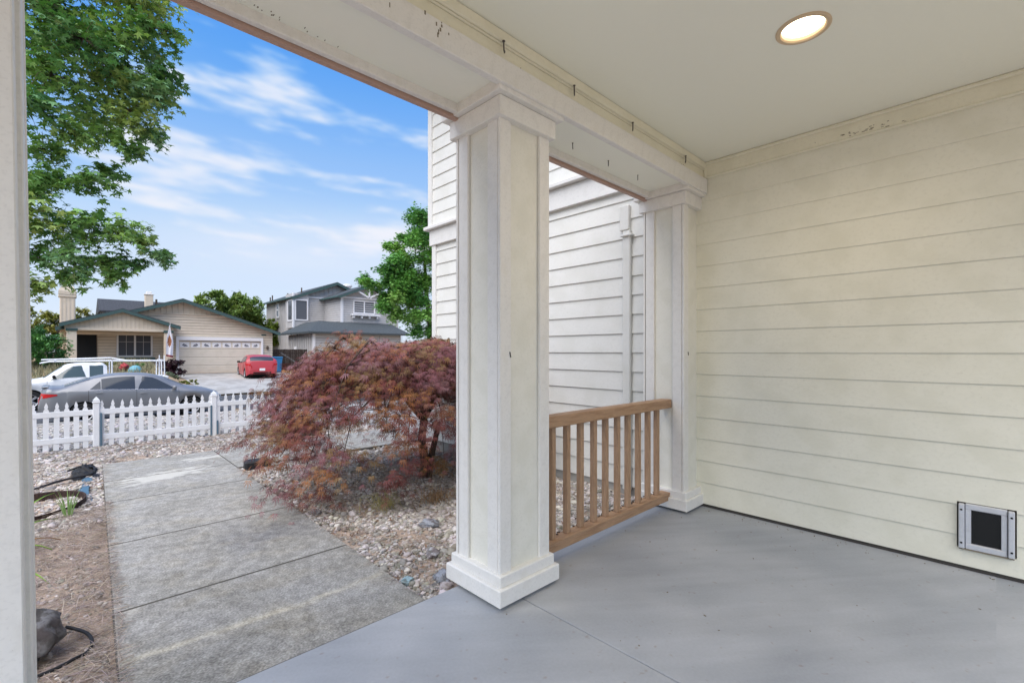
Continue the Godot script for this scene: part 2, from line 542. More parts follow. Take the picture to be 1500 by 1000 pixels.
# ---------------------------------------------------------------- sky
func make_sky() -> ImageTexture:
	var w := 2048
	var h := 1024
	var out := PackedByteArray()
	out.resize(w * h * 3)
	var f := fnoise(41, 0.055, 5)
	var f2 := fnoise(42, 0.16, 4)
	var f3 := fnoise(43, 0.02, 3)
	# banks of cloud: azimuth from -Z towards +X, elevation, half sizes (degrees), strength
	var banks := [[15.0, 25.3, 7.5, 3.8, 1.05], [6.5, 19.3, 9.0, 3.0, 1.2], [27.0, 12.9, 12.0, 2.4, 1.15], [3.0, 15.0, 6.0, 1.6, 0.9], [8.5, 25.0, 4.0, 3.0, 0.8], [-6.0, 17.5, 7.0, 4.0, 1.0]]
	rng.seed = 77
	for k in 34:
		banks.append([40.0 + k * 8.6 + rng.randf_range(-3, 3), rng.randf_range(11, 32), rng.randf_range(6, 14), rng.randf_range(2, 5), rng.randf_range(0.6, 1.0)])
	for k in 10:
		banks.append([rng.randf_range(0, 360), rng.randf_range(40, 70), rng.randf_range(8, 20), rng.randf_range(4, 8), rng.randf_range(0.4, 0.8)])
	var stops := [[0.0, Color(0.885, 0.932, 0.992)], [3.0, Color(0.865, 0.922, 0.992)], [8.0, Color(0.79, 0.88, 0.99)], [14.0, Color(0.69, 0.825, 0.98)], [21.0, Color(0.575, 0.752, 0.972)], [30.0, Color(0.38, 0.645, 0.955)], [45.0, Color(0.25, 0.55, 0.93)], [90.0, Color(0.2, 0.45, 0.83)]]
	var horizon: Color = stops[0][1]
	for y in h:
		var el := 90.0 - (y + 0.5) * 180.0 / h
		if el < 0.0:
			var i0 := y * w * 3
			var gc := Color(0.46, 0.45, 0.42)
			for x in w:
				out[i0 + x * 3] = int(gc.r * 255); out[i0 + x * 3 + 1] = int(gc.g * 255); out[i0 + x * 3 + 2] = int(gc.b * 255)
			continue
		var base := horizon
		for k in stops.size() - 1:
			if el >= stops[k][0] and el <= stops[k + 1][0]:
				base = (stops[k][1] as Color).lerp(stops[k + 1][1], (el - stops[k][0]) / (stops[k + 1][0] - stops[k][0]))
		var near := []
		for b in banks:
			if absf(el - b[1]) < b[3] * 2.2: near.append(b)
		var ce := cos(deg_to_rad(el))
		var yy := el * 2.6
		for x in w:
			var i := (y * w + x) * 3
			var az := (x + 0.5) * 360.0 / w
			var cloud := 0.0
			if near.size():
				var mk := 0.0
				for b in near:
					var da := fposmod(az - b[0] + 180.0, 360.0) - 180.0
					var dx: float = da * ce / b[2]
					if dx > -2.2 and dx < 2.2:
						var dy: float = (el - b[1]) / b[3]
						mk = maxf(mk, b[4] * exp(-(dx * dx + dy * dy)))
				if mk > 0.03:
					var an := deg_to_rad(az)
					var px := sin(an) * 57.0
					var pz := cos(an) * 57.0
					var nv := f.get_noise_3d(px * 0.75, yy * 1.5 + px * 0.22, pz * 0.75) + 0.75 * f2.get_noise_3d(px * 0.75, yy * 1.4 + px * 0.2, pz * 0.75)
					cloud = smoothstep(0.2, 1.2, mk * 0.92 + nv * 0.95) * 0.84
			# thin veil near the horizon
			var vd := fposmod(az - 22.0 + 180.0, 360.0) - 180.0
			var veil := (exp(-pow(vd / 20.0, 2.0) - pow((el - 12.0) / 3.2, 2.0)) * 0.62 + 0.18 * exp(-pow((el - 9.0) / 5.0, 2.0))) * (0.8 + 0.5 * f3.get_noise_2d(vd * 0.6, el * 4.0))
			cloud = 1.0 - (1.0 - cloud) * (1.0 - clampf(veil, 0.0, 0.9))
			var r := base.r + (0.955 - base.r) * cloud
			var g := base.g + (0.955 - base.g) * cloud
			var bb := base.b + (0.985 - base.b) * cloud
			out[i] = int(r * 255); out[i + 1] = int(g * 255); out[i + 2] = int(bb * 255)
	return ImageTexture.create_from_image(Image.create_from_data(w, h, false, Image.FORMAT_RGB8, out))


# ---------------------------------------------------------------- land
func ramp(keys: Array, t: float) -> float:
	if t <= keys[0][0]: return keys[0][1]
	for i in keys.size() - 1:
		if t <= keys[i + 1][0]:
			return lerpf(keys[i][1], keys[i + 1][1], (t - keys[i][0]) / (keys[i + 1][0] - keys[i][0]))
	return keys[-1][1]


# smooth curve through keys
func cv(keys: Array, t: float) -> float:
	var k := keys.size()
	if t <= keys[0][0]: return keys[0][1]
	if t >= keys[k - 1][0]: return keys[k - 1][1]
	for i in k - 1:
		if t <= keys[i + 1][0]:
			var a = keys[maxi(i - 1, 0)]; var b = keys[i]; var c = keys[i + 1]; var d = keys[mini(i + 2, k - 1)]
			var u: float = (t - b[0]) / (c[0] - b[0])
			var ta: float = (a[0] - b[0]); var td: float = (d[0] - b[0])
			return cubic_interpolate_in_time(b[1], c[1], a[1], d[1], u, c[0] - b[0], minf(ta, -0.0001), maxf(td, c[0] - b[0] + 0.0001))
	return keys[k - 1][1]


func yard_y(z: float) -> float:
	return ramp([[2.1, -0.055], [7.7, -0.125], [10.2, -0.27], [14.0, -0.5], [17.8, -0.70]], -z)


var soil_noise: FastNoiseLite


func soil_y(x: float, z: float) -> float:
	if soil_noise == null: soil_noise = fnoise(51, 1.3, 4)
	var y := yard_y(z) + soil_noise.get_noise_2d(x, z) * 0.05
	if z > -2.2: y = minf(y, -0.05)
	return y


func xl(z: float) -> float:
	return 0.14 + 0.034 * (-z - 2.08)


func xr(z: float) -> float:
	return 1.38 + 0.024 * (-z - 2.08)


func walk_y(z: float) -> float:
	return -0.012 + 0.0155 * (z + 2.08)


func drive_y(z: float) -> float:
	return ramp([[26.3, -0.78], [27.2, -0.66], [28.5, -0.55], [31.6, -0.37], [36.6, -0.14], [45.0, 0.0]], -z)


func ground_y(x: float, z: float) -> float:
	if z > -18.0:
		var near := -0.22 if z > -2.2 else yard_y(z) - 0.12
		return near
	if z > -26.35: return -1.0
	var lot := drive_y(z) - 0.03
	var bank := ramp([[26.4, -0.74], [28.0, -0.35], [31.0, 0.25], [34.0, 0.6], [36.0, 0.75], [48.0, 0.8], [80.0, 0.2]], -z)
	var s := smoothstep(4.9, 3.4, x)
	return lerpf(lot, bank, s) + 0.04 * sin(x * 1.7) * sin(z * 1.3) * s


func build_land() -> void:
	var xs := []
	for t in [-260.0, -120.0, -60.0, -30.0, -15.0, -10.0]: xs.append(t)
	var t := -8.0
	while t < 26.0:
		xs.append(t); t += 0.7
	for q in [28.0, 32.0, 40.0, 60.0, 100.0, 200.0, 400.0]: xs.append(q)
	var zs := [120.0, 40.0, 10.0, 0.0, -2.0, -2.4, -4.0, -7.0, -10.0, -13.0, -16.0, -17.95, -18.05, -22.0, -26.3, -26.4]
	t = -27.0
	while t > -50.0:
		zs.append(t); t -= 0.7
	for q in [-55.0, -65.0, -80.0, -110.0, -160.0, -240.0, -420.0]: zs.append(q)
	var rows := []
	for z in zs:
		var r := []
		for x in xs: r.append(Vector3(x, ground_y(x, z), z))
		rows.append(r)
	var g := Geo.new()
	g.sheet(rows, Vector3(0, -500, 0))
	tag(mi("ground", g, M.drygrass), "", "", "", "structure")
	# front yard bed, finely uneven
	rows = []
	var z := -2.076
	while z > -17.9:
		var r := []
		var x := -4.0
		while x < 4.36:
			var y := soil_y(x, z)
			if x > xl(z) - 0.03 and x < xr(z) + 0.03 and z > -7.75: y = minf(y, walk_y(z) - 0.06)
			if x > 1.3 and z > -7.75 and z < -6.22: y = minf(y, walk_y(z) - 0.06)
			if z > -2.2: y = minf(y, -0.05)
			r.append(Vector3(x, y, z))
			x += 0.08
		rows.append(r)
		z -= 0.08 if z > -8.0 else 0.16
	g = Geo.new()
	g.sheet(rows, Vector3(0, -500, 0))
	tag(mi("garden_soil", g, M.dirt), "", "", "", "structure")
	# road, kerbs
	var road := boxm(Vector3(0, -0.95, -22.2), Vector3(260, 0.2, 8.1))
	tag(mi("road", road, M.asphalt), "", "", "", "structure")
	var kerb := Geo.new()
	kerb.box(Vector3(-60, -0.80, -18.0), Vector3(124, 0.28, 0.16), 0.02)
	kerb.box(Vector3(70, -0.80, -18.0), Vector3(118, 0.28, 0.16), 0.02)
	kerb.box(Vector3(-50, -0.80, -26.34), Vector3(109.4, 0.28, 0.16), 0.02)
	kerb.box(Vector3(80, -0.80, -26.34), Vector3(137, 0.28, 0.16), 0.02)
	tag(mi("kerb", kerb, M.concrete), "", "", "", "structure")
	# driveway over the road
	rows = []
	z = -26.3
	while z > -36.8:
		rows.append([Vector3(4.95, drive_y(z), z), Vector3(6.5, drive_y(z) + 0.01, z), Vector3(8.0, drive_y(z) + 0.01, z), Vector3(9.7, drive_y(z) + 0.01, z), Vector3(11.4, drive_y(z), z)])
		z -= 0.5
	g = Geo.new()
	g.sheet(rows, Vector3(8, -500, -30))
	tag(mi("driveway_opposite", g, M.concrete), "", "", "", "structure")
	# own driveway beside the maple
	rows = []
	z = -5.75
	while z > -18.2:
		var y := yard_y(z) + 0.01
		rows.append([Vector3(4.3, y, z), Vector3(7.0, y + 0.01, z), Vector3(10.0, y, z)])
		z -= 0.6
	g = Geo.new()
	g.sheet(rows, Vector3(6, -500, -12))
	tag(mi("driveway", g, M.concrete), "", "", "", "structure")
	build_walk()
	build_scatter()


func slab(corners: Array, thick: float, m: Material, called: String, parent: Node) -> void:
	# four corners (x, z) of a slab whose top follows walk_y, edges eased
	var g := Geo.new()
	g.use_uv = true
	var q := []
	for k in corners: q.append(Vector3(k.x, walk_y(k.y), k.y))
	var mid: Vector3 = (q[0] + q[1] + q[2] + q[3]) * 0.25
	var n := 8
	var rows := []
	var uvs := []
	var ins := []
	for k in q: ins.append(k + (mid - k).normalized() * 0.007)
	for i in n + 1:
		var r := []
		var ru := []
		for j in n + 1:
			var p: Vector3 = (ins[0].lerp(ins[1], j / float(n))).lerp(ins[3].lerp(ins[2], j / float(n)), i / float(n))
			r.append(p)
			ru.append(Vector2((p.x + 1.0) / 8.0, (-p.z - 1.0) / 8.0))
		rows.append(r)
		uvs.append(ru)
	g.sheet(rows, mid - Vector3(0, 50, 0), false, uvs)
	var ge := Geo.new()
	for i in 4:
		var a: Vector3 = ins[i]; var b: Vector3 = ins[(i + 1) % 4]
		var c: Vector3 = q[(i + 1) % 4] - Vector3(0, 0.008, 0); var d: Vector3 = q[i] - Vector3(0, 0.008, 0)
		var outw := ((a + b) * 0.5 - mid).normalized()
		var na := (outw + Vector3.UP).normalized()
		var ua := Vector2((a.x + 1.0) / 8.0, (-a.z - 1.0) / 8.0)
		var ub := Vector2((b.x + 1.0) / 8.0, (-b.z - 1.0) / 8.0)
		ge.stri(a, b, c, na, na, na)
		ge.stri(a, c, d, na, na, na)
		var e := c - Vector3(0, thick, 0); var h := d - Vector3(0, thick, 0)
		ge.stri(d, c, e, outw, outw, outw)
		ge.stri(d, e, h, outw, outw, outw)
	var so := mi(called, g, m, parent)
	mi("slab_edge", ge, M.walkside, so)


func build_walk() -> void:
	var w := Node3D.new()
	w.name = "walkway"
	add_child(w)
	tag(w, "", "", "", "structure")
	var js := [-2.086, -3.10, -4.265, -5.56, -6.55, -7.70]
	for i in js.size() - 1:
		var a: float = js[i] - 0.0045
		var b: float = js[i + 1] + 0.0045
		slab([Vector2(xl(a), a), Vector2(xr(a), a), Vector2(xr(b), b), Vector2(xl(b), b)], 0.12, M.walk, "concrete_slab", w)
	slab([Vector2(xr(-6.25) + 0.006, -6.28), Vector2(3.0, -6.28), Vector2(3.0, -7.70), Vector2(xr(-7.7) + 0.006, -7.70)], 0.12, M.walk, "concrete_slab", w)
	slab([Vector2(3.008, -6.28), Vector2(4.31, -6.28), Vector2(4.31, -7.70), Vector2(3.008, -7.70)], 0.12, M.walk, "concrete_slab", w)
	var p := Node3D.new()
	p.name = "porch_floor"
	add_child(p)
	tag(p, "", "", "", "structure")
	mi("floor_slab", boxm(Vector3(0.12, -0.075, 0.06), Vector3(3.240, 0.15, 4.27), 0.003), M.floor, p)
	mi("floor_slab", boxm(Vector3(2.826, -0.075, 0.06), Vector3(2.16, 0.15, 4.27), 0.003), M.floor, p)


func blob_mesh(sd: int, flat: float, rough: float, sub := 1) -> ArrayMesh:
	# a pebble: icosphere pushed in and out
	var f := fnoise(sd, 0.9, 2)
	var ph := (1.0 + sqrt(5.0)) / 2.0
	var vs := []
	for p in [[-1, ph, 0], [1, ph, 0], [-1, -ph, 0], [1, -ph, 0], [0, -1, ph], [0, 1, ph], [0, -1, -ph], [0, 1, -ph], [ph, 0, -1], [ph, 0, 1], [-ph, 0, -1], [-ph, 0, 1]]:
		vs.append(Vector3(p[0], p[1], p[2]).normalized())
	var fs := [[0, 11, 5], [0, 5, 1], [0, 1, 7], [0, 7, 10], [0, 10, 11], [1, 5, 9], [5, 11, 4], [11, 10, 2], [10, 7, 6], [7, 1, 8], [3, 9, 4], [3, 4, 2], [3, 2, 6], [3, 6, 8], [3, 8, 9], [4, 9, 5], [2, 4, 11], [6, 2, 10], [8, 6, 7], [9, 8, 1]]
	for s in sub:
		var nf := []
		var mids := {}
		for t in fs:
			var m := []
			for k in 3:
				var a: int = t[k]; var b: int = t[(k + 1) % 3]
				var key := Vector2i(mini(a, b), maxi(a, b))
				if not mids.has(key):
					mids[key] = vs.size()
					vs.append(((vs[a] + vs[b]) * 0.5).normalized())
				m.append(mids[key])
			nf.append([t[0], m[0], m[2]]); nf.append([t[1], m[1], m[0]]); nf.append([t[2], m[2], m[1]]); nf.append(m)
		fs = nf
	var ps := []
	var ns := []
	for v in vs:
		var r: float = 1.0 + rough * f.get_noise_3d(v.x * 1.4, v.y * 1.4, v.z * 1.4)
		ps.append(Vector3(v.x, v.y * flat, v.z) * r)
		ns.append(Vector3.ZERO)
	for t in fs:
		var m: Vector3 = (ps[t[2]] - ps[t[0]]).cross(ps[t[1]] - ps[t[0]])
		if m.dot(ps[t[0]]) < 0: m = -m
		for k in 3: ns[t[k]] += m
	var g := Geo.new()
	for t in fs:
		g.stri(ps[t[0]], ps[t[1]], ps[t[2]], ns[t[0]].normalized(), ns[t[1]].normalized(), ns[t[2]].normalized())
	return g.mesh()


func multi(called: String, mesh: Mesh, m: Material, xf: Array, cols: Array, parent: Node) -> void:
	var mm := MultiMesh.new()
	mm.transform_format = MultiMesh.TRANSFORM_3D
	mm.use_colors = true
	mm.mesh = mesh
	mm.instance_count = xf.size()
	for i in xf.size():
		mm.set_instance_transform(i, xf[i])
		mm.set_instance_color(i, cols[i])
	var o := MultiMeshInstance3D.new()
	o.name = called
	o.multimesh = mm
	o.material_override = m
	parent.add_child(o, true)
	o.set_meta("kind", "stuff")


func on_walk(x: float, z: float, mg := 0.0) -> bool:
	if z > -7.72 - mg and x > xl(z) - mg and x < xr(z) + mg: return true
	if x > xr(z) - 0.1 and z > -7.72 - mg and z < -6.25 + mg: return true
	return false


func build_scatter() -> void:
	rng.seed = 5
	var f := fnoise(61, 0.9, 3)
	var g := Node3D.new()
	g.name = "gravel"
	add_child(g)
	tag(g, "loose pale gravel and pebbles covering the front yard beds", "gravel", "", "stuff")
	var meshes := [blob_mesh(1, 0.6, 0.5, 1), blob_mesh(2, 0.75, 0.35, 1), blob_mesh(3, 0.45, 0.7, 1)]
	var xf := [[], [], []]
	var cl := [[], [], []]
	# [x0, x1, z0, z1, count, size, clump, whiteness]
	var zones := [[-1.6, 0.34, -7.8, -5.0, 17000, 0.0115, 0.0, 0.7], [-2.2, 4.3, -10.2, -7.7, 24000, 0.0135, -0.1, 0.5], [-3.2, 4.3, -17.8, -10.2, 48000, 0.020, -0.3, 0.6],
		[1.3, 3.86, -6.3, -2.1, 38000, 0.0105, -0.12, 0.5], [1.3, 3.86, -6.3, -2.1, 500, 0.021, 0.0, 0.2], [-1.2, 0.16, -5.2, -2.1, 2600, 0.010, 0.0, 0.35], [2.0, 3.86, -4.2, -2.1, 9000, 0.0135, -0.3, 0.8]]
	for zn in zones:
		for i in zn[4]:
			var x := rng.randf_range(zn[0], zn[1])
			var z := rng.randf_range(zn[2], zn[3])
			if on_walk(x, z, 0.0): continue
			if f.get_noise_2d(x * 2.0, z * 2.0) < zn[6] and rng.randf() < 0.75: continue
			var s: float = zn[5] * exp(rng.randfn(0.0, 0.35))
			var k := rng.randi() % 3
			var y := soil_y(x, z) + s * 0.25
			var b := Basis.from_euler(Vector3(rng.randf_range(-0.5, 0.5), rng.randf() * TAU, rng.randf_range(-0.5, 0.5))).scaled_local(Vector3(s * rng.randf_range(0.8, 1.4), s, s * rng.randf_range(0.7, 1.1)))
			xf[k].append(Transform3D(b, Vector3(x, y, z)))
			var c: Color
			if rng.randf() < zn[7]:
				var w := rng.randf_range(0.34, 0.66)
				c = Color(w, w * rng.randf_range(0.88, 0.96), w * rng.randf_range(0.78, 0.92))
			else:
				var w := rng.randf_range(0.17, 0.38)
				c = Color(w * rng.randf_range(1.0, 1.15), w, w * rng.randf_range(0.78, 0.98))
			cl[k].append(c)
	for k in 3: multi("pebbles", meshes[k], M.pebble, xf[k], cl[k], g)
	# dry needles and straw
	var st := Geo.new()
	var q := [Vector3(-0.5, 0, 0), Vector3(-0.15, 0.05, 0.02), Vector3(0.2, 0.06, 0.03), Vector3(0.5, 0.0, -0.01)]
	st.tube(q, [0.014, 0.02, 0.02, 0.01], 3, false)
	var sm := st.mesh()
	xf = []
	cl = []
	var zs := [[-1.3, 0.3, -5.6, -2.1, 24000], [1.3, 3.8, -6.2, -2.1, 14000], [-1.8, 0.35, -7.7, -5.4, 3000], [-2.0, 4.0, -10.1, -7.75, 13000]]
	for zn in zs:
		for i in zn[4]:
			var x := rng.randf_range(zn[0], zn[1])
			var z := rng.randf_range(zn[2], zn[3])
			if on_walk(x, z, -0.035): continue
			if zn[0] > 0.0 and f.get_noise_2d(x * 2.0, z * 2.0) > 0.08 and rng.randf() < 0.8: continue
			var L := rng.randf_range(0.03, 0.12)
			var b := Basis.from_euler(Vector3(rng.randf_range(-0.3, 0.3), rng.randf() * TAU, rng.randf_range(-0.25, 0.25))).scaled_local(Vector3(L, L, L) * Vector3(1, 0.6, 0.6))
			xf.append(Transform3D(b, Vector3(x, maxf(soil_y(x, z) + rng.randf_range(0.004, 0.025), (walk_y(z) + 0.004) if on_walk(x, z, 0.0) else -9.0), z)))
			var w := rng.randf_range(0.22, 0.6)
			cl.append(Color(w * 1.05, w * rng.randf_range(0.82, 0.92), w * rng.randf_range(0.66, 0.84)))
	var s := Node3D.new()
	s.name = "straw_litter"
	add_child(s)
	tag(s, "dry straw and needle litter lying over the beds beside the walkway", "litter", "", "stuff")
	multi("straw", sm, M.straw, xf, cl, s)
	# curled dead leaves
	xf = []
	cl = []
	var dl := oval_leaf()
	for i in 700:
		var x := rng.randf_range(1.42, 3.7)
		var z := rng.randf_range(-6.0, -2.3)
		if on_walk(x, z, -0.02): continue
		xf.append(Transform3D(Basis.from_euler(Vector3(rng.randf_range(-0.6, 0.6), rng.randf() * TAU, rng.randf_range(-0.6, 0.6))).scaled_local(Vector3.ONE * rng.randf_range(0.02, 0.05)), Vector3(x, soil_y(x, z) + 0.02, z)))
		var w := rng.randf_range(0.08, 0.26)
		cl.append(Color(w * 1.2, w * 0.75, w * 0.5))
	multi("dead_leaves", dl, M.straw, xf, cl, s)


# ---------------------------------------------------------------- the porch
func lap_piece(g: Geo, x: float, y0: float, y1: float, ya: float, yb: float, z0: float, z1: float, th := 0.0095) -> void:
	# the stretch from ya to yb of a lap board that runs from y0 to y1, on a wall facing -X
	var da := lerpf(th, 0.001, (ya - y0) / (y1 - y0))
	var db := lerpf(th, 0.001, (yb - y0) / (y1 - y0))
	var pr := PackedVector2Array([Vector2(0.03, ya), Vector2(-da + 0.002, ya), Vector2(-da, ya + 0.003), Vector2(-db, yb), Vector2(0.03, yb)])
	if ya > y0: pr = PackedVector2Array([Vector2(0.03, ya), Vector2(-da, ya), Vector2(-db, yb), Vector2(0.03, yb)])
	g.prism(pr, Vector3(x, 0, z0), Vector3.RIGHT, Vector3.UP, Vector3(0, 0, z1 - z0))


func lap_board(x: float, y0: float, y1: float, z0: float, z1: float, th := 0.0095) -> Geo:
	# lap siding: thick at the foot, thin at the head
	var g := Geo.new()
	lap_piece(g, x, y0, y1, y0, y1 + 0.01, z0, z1, th)
	return g


func notched_board(x: float, y0: float, y1: float, z0: float, z1: float, za: float, zb: float, ya: float, yb: float) -> Geo:
	# the same with an opening from za to zb and ya to yb
	var g := Geo.new()
	lap_piece(g, x, y0, y1, y0, y1 + 0.01, z0, za)
	lap_piece(g, x, y0, y1, y0, y1 + 0.01, zb, z1)
	if ya > y0: lap_piece(g, x, y0, y1, y0, ya, za, zb)
	if yb < y1: lap_piece(g, x, y0, y1, yb, y1 + 0.01, za, zb)
	return g


func build_walls() -> void:
	var X := 3.88
	var E := 0.1815
	var w := thing("siding_wall", "cream lap siding side wall of the porch behind the pet flap", "wall")
	mi("wall_core", boxm(Vector3(X + 0.12, 1.47, -0.23), Vector3(0.18, 2.88, 3.7)), M.gap, w)
	var heights := []
	for k in range(-7, 8): heights.append(1.291 + E * k)
	for i in heights.size():
		var y0: float = heights[i]
		var y1 := y0 + E
		if i == 0: y0 += 0.004
		if i == heights.size() - 1: y1 = 2.738
		# the flap's opening is cut out of three boards
		if y0 < 0.402:
			mi("siding_board", notched_board(X, y0, y1, -2.02, 1.6, -0.164, 0.081, 0.129, 0.403), M.cream, w)
		else:
			mi("siding_board", lap_board(X, y0, y1, -2.02, 1.6), M.cream, w)
	mi("frieze_board", boxm(Vector3(X - 0.002, 2.812, -0.21), Vector3(0.03, 0.136, 3.6), 0.003), M.creamgrain, w)
	mi("bead_moulding", boxm(Vector3(X - 0.018, 2.753, -0.21), Vector3(0.016, 0.018, 3.6), 0.006), M.creamgrain, w)
	mi("bead_moulding", boxm(Vector3(X - 0.022, 2.866, -0.21), Vector3(0.022, 0.026, 3.6), 0.008), M.creamgrain, w)
	mi("base_strip", boxm(Vector3(X + 0.012, 0.012, -0.21), Vector3(0.03, 0.024, 3.6), 0.003), M.gap, w)  # dark strip filling the gap under the lowest board
	# mildew specks along the frieze
	var g := Geo.new()
	rng.seed = 9
	for k in 26:
		var zz := rng.randfn(-0.62, 0.10)
		g.box(Vector3(X - 0.0175, 2.772 + rng.randf_range(-0.006, 0.028), zz), Vector3(0.0015, rng.randf_range(0.002, 0.005), rng.randf_range(0.004, 0.022)))
	mi("mildew", g, M.stain, w).set_meta("kind", "stuff")
	# pet flap
	var p := thing("pet_door", "small metal pet flap with a dark opening low in the siding wall", "pet door", Vector3(X - 0.012, 0.266, -0.0415))
	var mid := 0.0
	mi("frame", boxm(Vector3(-0.004, 0.117, 0), Vector3(0.022, 0.034, 0.172), 0.004), M.alu, p)
	mi("frame", boxm(Vector3(-0.004, -0.117, 0), Vector3(0.022, 0.034, 0.172), 0.004), M.alu, p)
	mi("frame", boxm(Vector3(-0.004, 0, -0.0735), Vector3(0.020, 0.2, 0.025), 0.003), M.alu, p)
	mi("frame", boxm(Vector3(-0.004, 0, 0.0735), Vector3(0.020, 0.2, 0.025), 0.003), M.alu, p)
	for s in [-1.0, 1.0]:
		var side := mi("side_rail", boxm(Vector3(-0.012, 0.0, s * 0.1015), Vector3(0.034, 0.262, 0.026), 0.004), M.alu, p)
		for t in [-0.098, 0.098]:
			var sc := Geo.new()
			sc.lathe([Vector2(0.0, 0.004), Vector2(0.0045, 0.003), Vector2(0.006, 0.0)], Vector3(-0.029, t, s * 0.1025), Vector3(-1, 0, 0), 10)
			mi("screw", sc, M.flap, side)
	mi("backing", boxm(Vector3(0.016, 0, 0), Vector3(0.012, 0.268, 0.236), 0.002), M.wooddark, p)
	mi("flap", boxm(Vector3(0.004, 0, 0), Vector3(0.008, 0.198, 0.120), 0.002), M.flap, p)
	mi("threshold", boxm(Vector3(-0.008, -0.137, 0), Vector3(0.016, 0.007, 0.228), 0.002), M.stain, p)

	# the wing that runs on towards the street
	var v := thing("house_wing", "tall white lap siding wing with a grey band beyond the porch railing", "house")
	mi("wall_core", boxm(Vector3(X + 3.12, 2.56, -3.8), Vector3(6.18, 5.4, 3.74)), M.gap, v)
	var zc := -5.60
	var k0 := -7
	while 1.291 + E * k0 < 2.82:
		var y0 := 1.291 + E * k0
		mi("siding_board", lap_board(X, y0, minf(y0 + E, 2.845), zc + 0.0, -2.03, 0.014), M.wing, v)
		k0 += 1
	mi("foundation", boxm(Vector3(X + 0.06, -0.10, -3.85), Vector3(0.1, 0.23, 3.6)), M.concrete, v)
	mi("corner_board", boxm(Vector3(X - 0.008, 1.42, zc - 0.045), Vector3(0.05, 2.83, 0.09), 0.004), M.wingtrim, v)
	mi("band_board", boxm(Vector3(X - 0.022, 2.945, -3.87), Vector3(0.06, 0.22, 3.71), 0.004), M.wingtrim, v)
	mi("band_cap", boxm(Vector3(X - 0.045, 3.083, -3.90), Vector3(0.13, 0.05, 3.80), 0.008), M.wingtrim, v)
	k0 = 0
	while k0 < 12:
		var y0 := 3.112 + E * k0
		mi("siding_board", lap_board(X - 0.005, y0, y0 + E, -5.70, -2.03, 0.014), M.wing, v)
		k0 += 1
	mi("corner_board", boxm(Vector3(X - 0.013, 4.19, -5.74), Vector3(0.05, 2.16, 0.09), 0.004), M.wingtrim, v)
	mi("roof", boxm(Vector3(X + 3.0, 5.36, -3.7), Vector3(6.9, 0.16, 4.9), 0.02), M.shingle, v)
	# downspout with its leader head
	mi("leader_head", boxm(Vector3(X - 0.03, 2.57, -2.45), Vector3(0.044, 0.235, 0.10), 0.006), M.wing, v)
	mi("downspout", boxm(Vector3(X - 0.028, 1.22, -2.43), Vector3(0.04, 2.46, 0.085), 0.008), M.wing, v)
	mi("pipe_strap", boxm(Vector3(X - 0.04, 2.40, -2.42), Vector3(0.062, 0.020, 0.12), 0.004), M.wing, v)
	mi("inside_trim", boxm(Vector3(X - 0.012, 1.45, -2.21), Vector3(0.03, 2.85, 0.07), 0.003), M.wingtrim, v)


func make_column(label: String, at: Vector3) -> Node3D:
	var c := thing("porch_column", label, "column", at, 0.0, "square panelled porch columns")
	var H := 0.185
	mi("shaft", boxm(Vector3(0, 1.35, 0), Vector3(2 * H - 0.036, 2.4, 2 * H - 0.036)), M.panel, c)
	var tw := 0.08
	for sx in [-1.0, 1.0]:
		for sz in [-1.0, 1.0]:
			# corner boards: one on each face, the z-facing one lapping the other
			mi("corner_board", boxm(Vector3(sx * (H - 0.009 + 0.001), 1.34, sz * (H - tw * 0.5 - 0.0225)), Vector3(0.018, 2.36, tw), 0.003), M.trim, c)
			mi("groove_shade", boxm(Vector3(sx * (H - 0.012), 1.34, sz * (H - 0.0203)), Vector3(0.014, 2.34, 0.0035)), M.gap, c)  # dark strip painting the shade inside the corner groove
			mi("corner_board", boxm(Vector3(sx * (H - tw * 0.5 + 0.004), 1.34, sz * (H - 0.009)), Vector3(tw, 2.36, 0.018), 0.003), M.trim, c)
	mi("nail", boxm(Vector3(-0.118, 1.285, H + 0.002), Vector3(0.005, 0.03, 0.008), 0.002, Basis(Vector3(0, 0, 1), 0.2)), M.hook, c)
	mi("base_moulding", boxm(Vector3(0, 0.063, 0), Vector3(0.456, 0.088, 0.456), 0.005), M.trim, c)
	mi("base_moulding", boxm(Vector3(0, 0.134, 0), Vector3(0.414, 0.060, 0.414), 0.005), M.trim, c)
	mi("standoff", boxm(Vector3(0, 0.010, 0), Vector3(0.30, 0.018, 0.30)), M.gap, c)
	mi("cap_moulding", boxm(Vector3(0, 2.545, 0), Vector3(0.426, 0.100, 0.426), 0.004), M.trim, c)
	mi("cap_moulding", boxm(Vector3(0, 2.642, 0), Vector3(0.492, 0.092, 0.492), 0.004), M.trim, c)
	return c


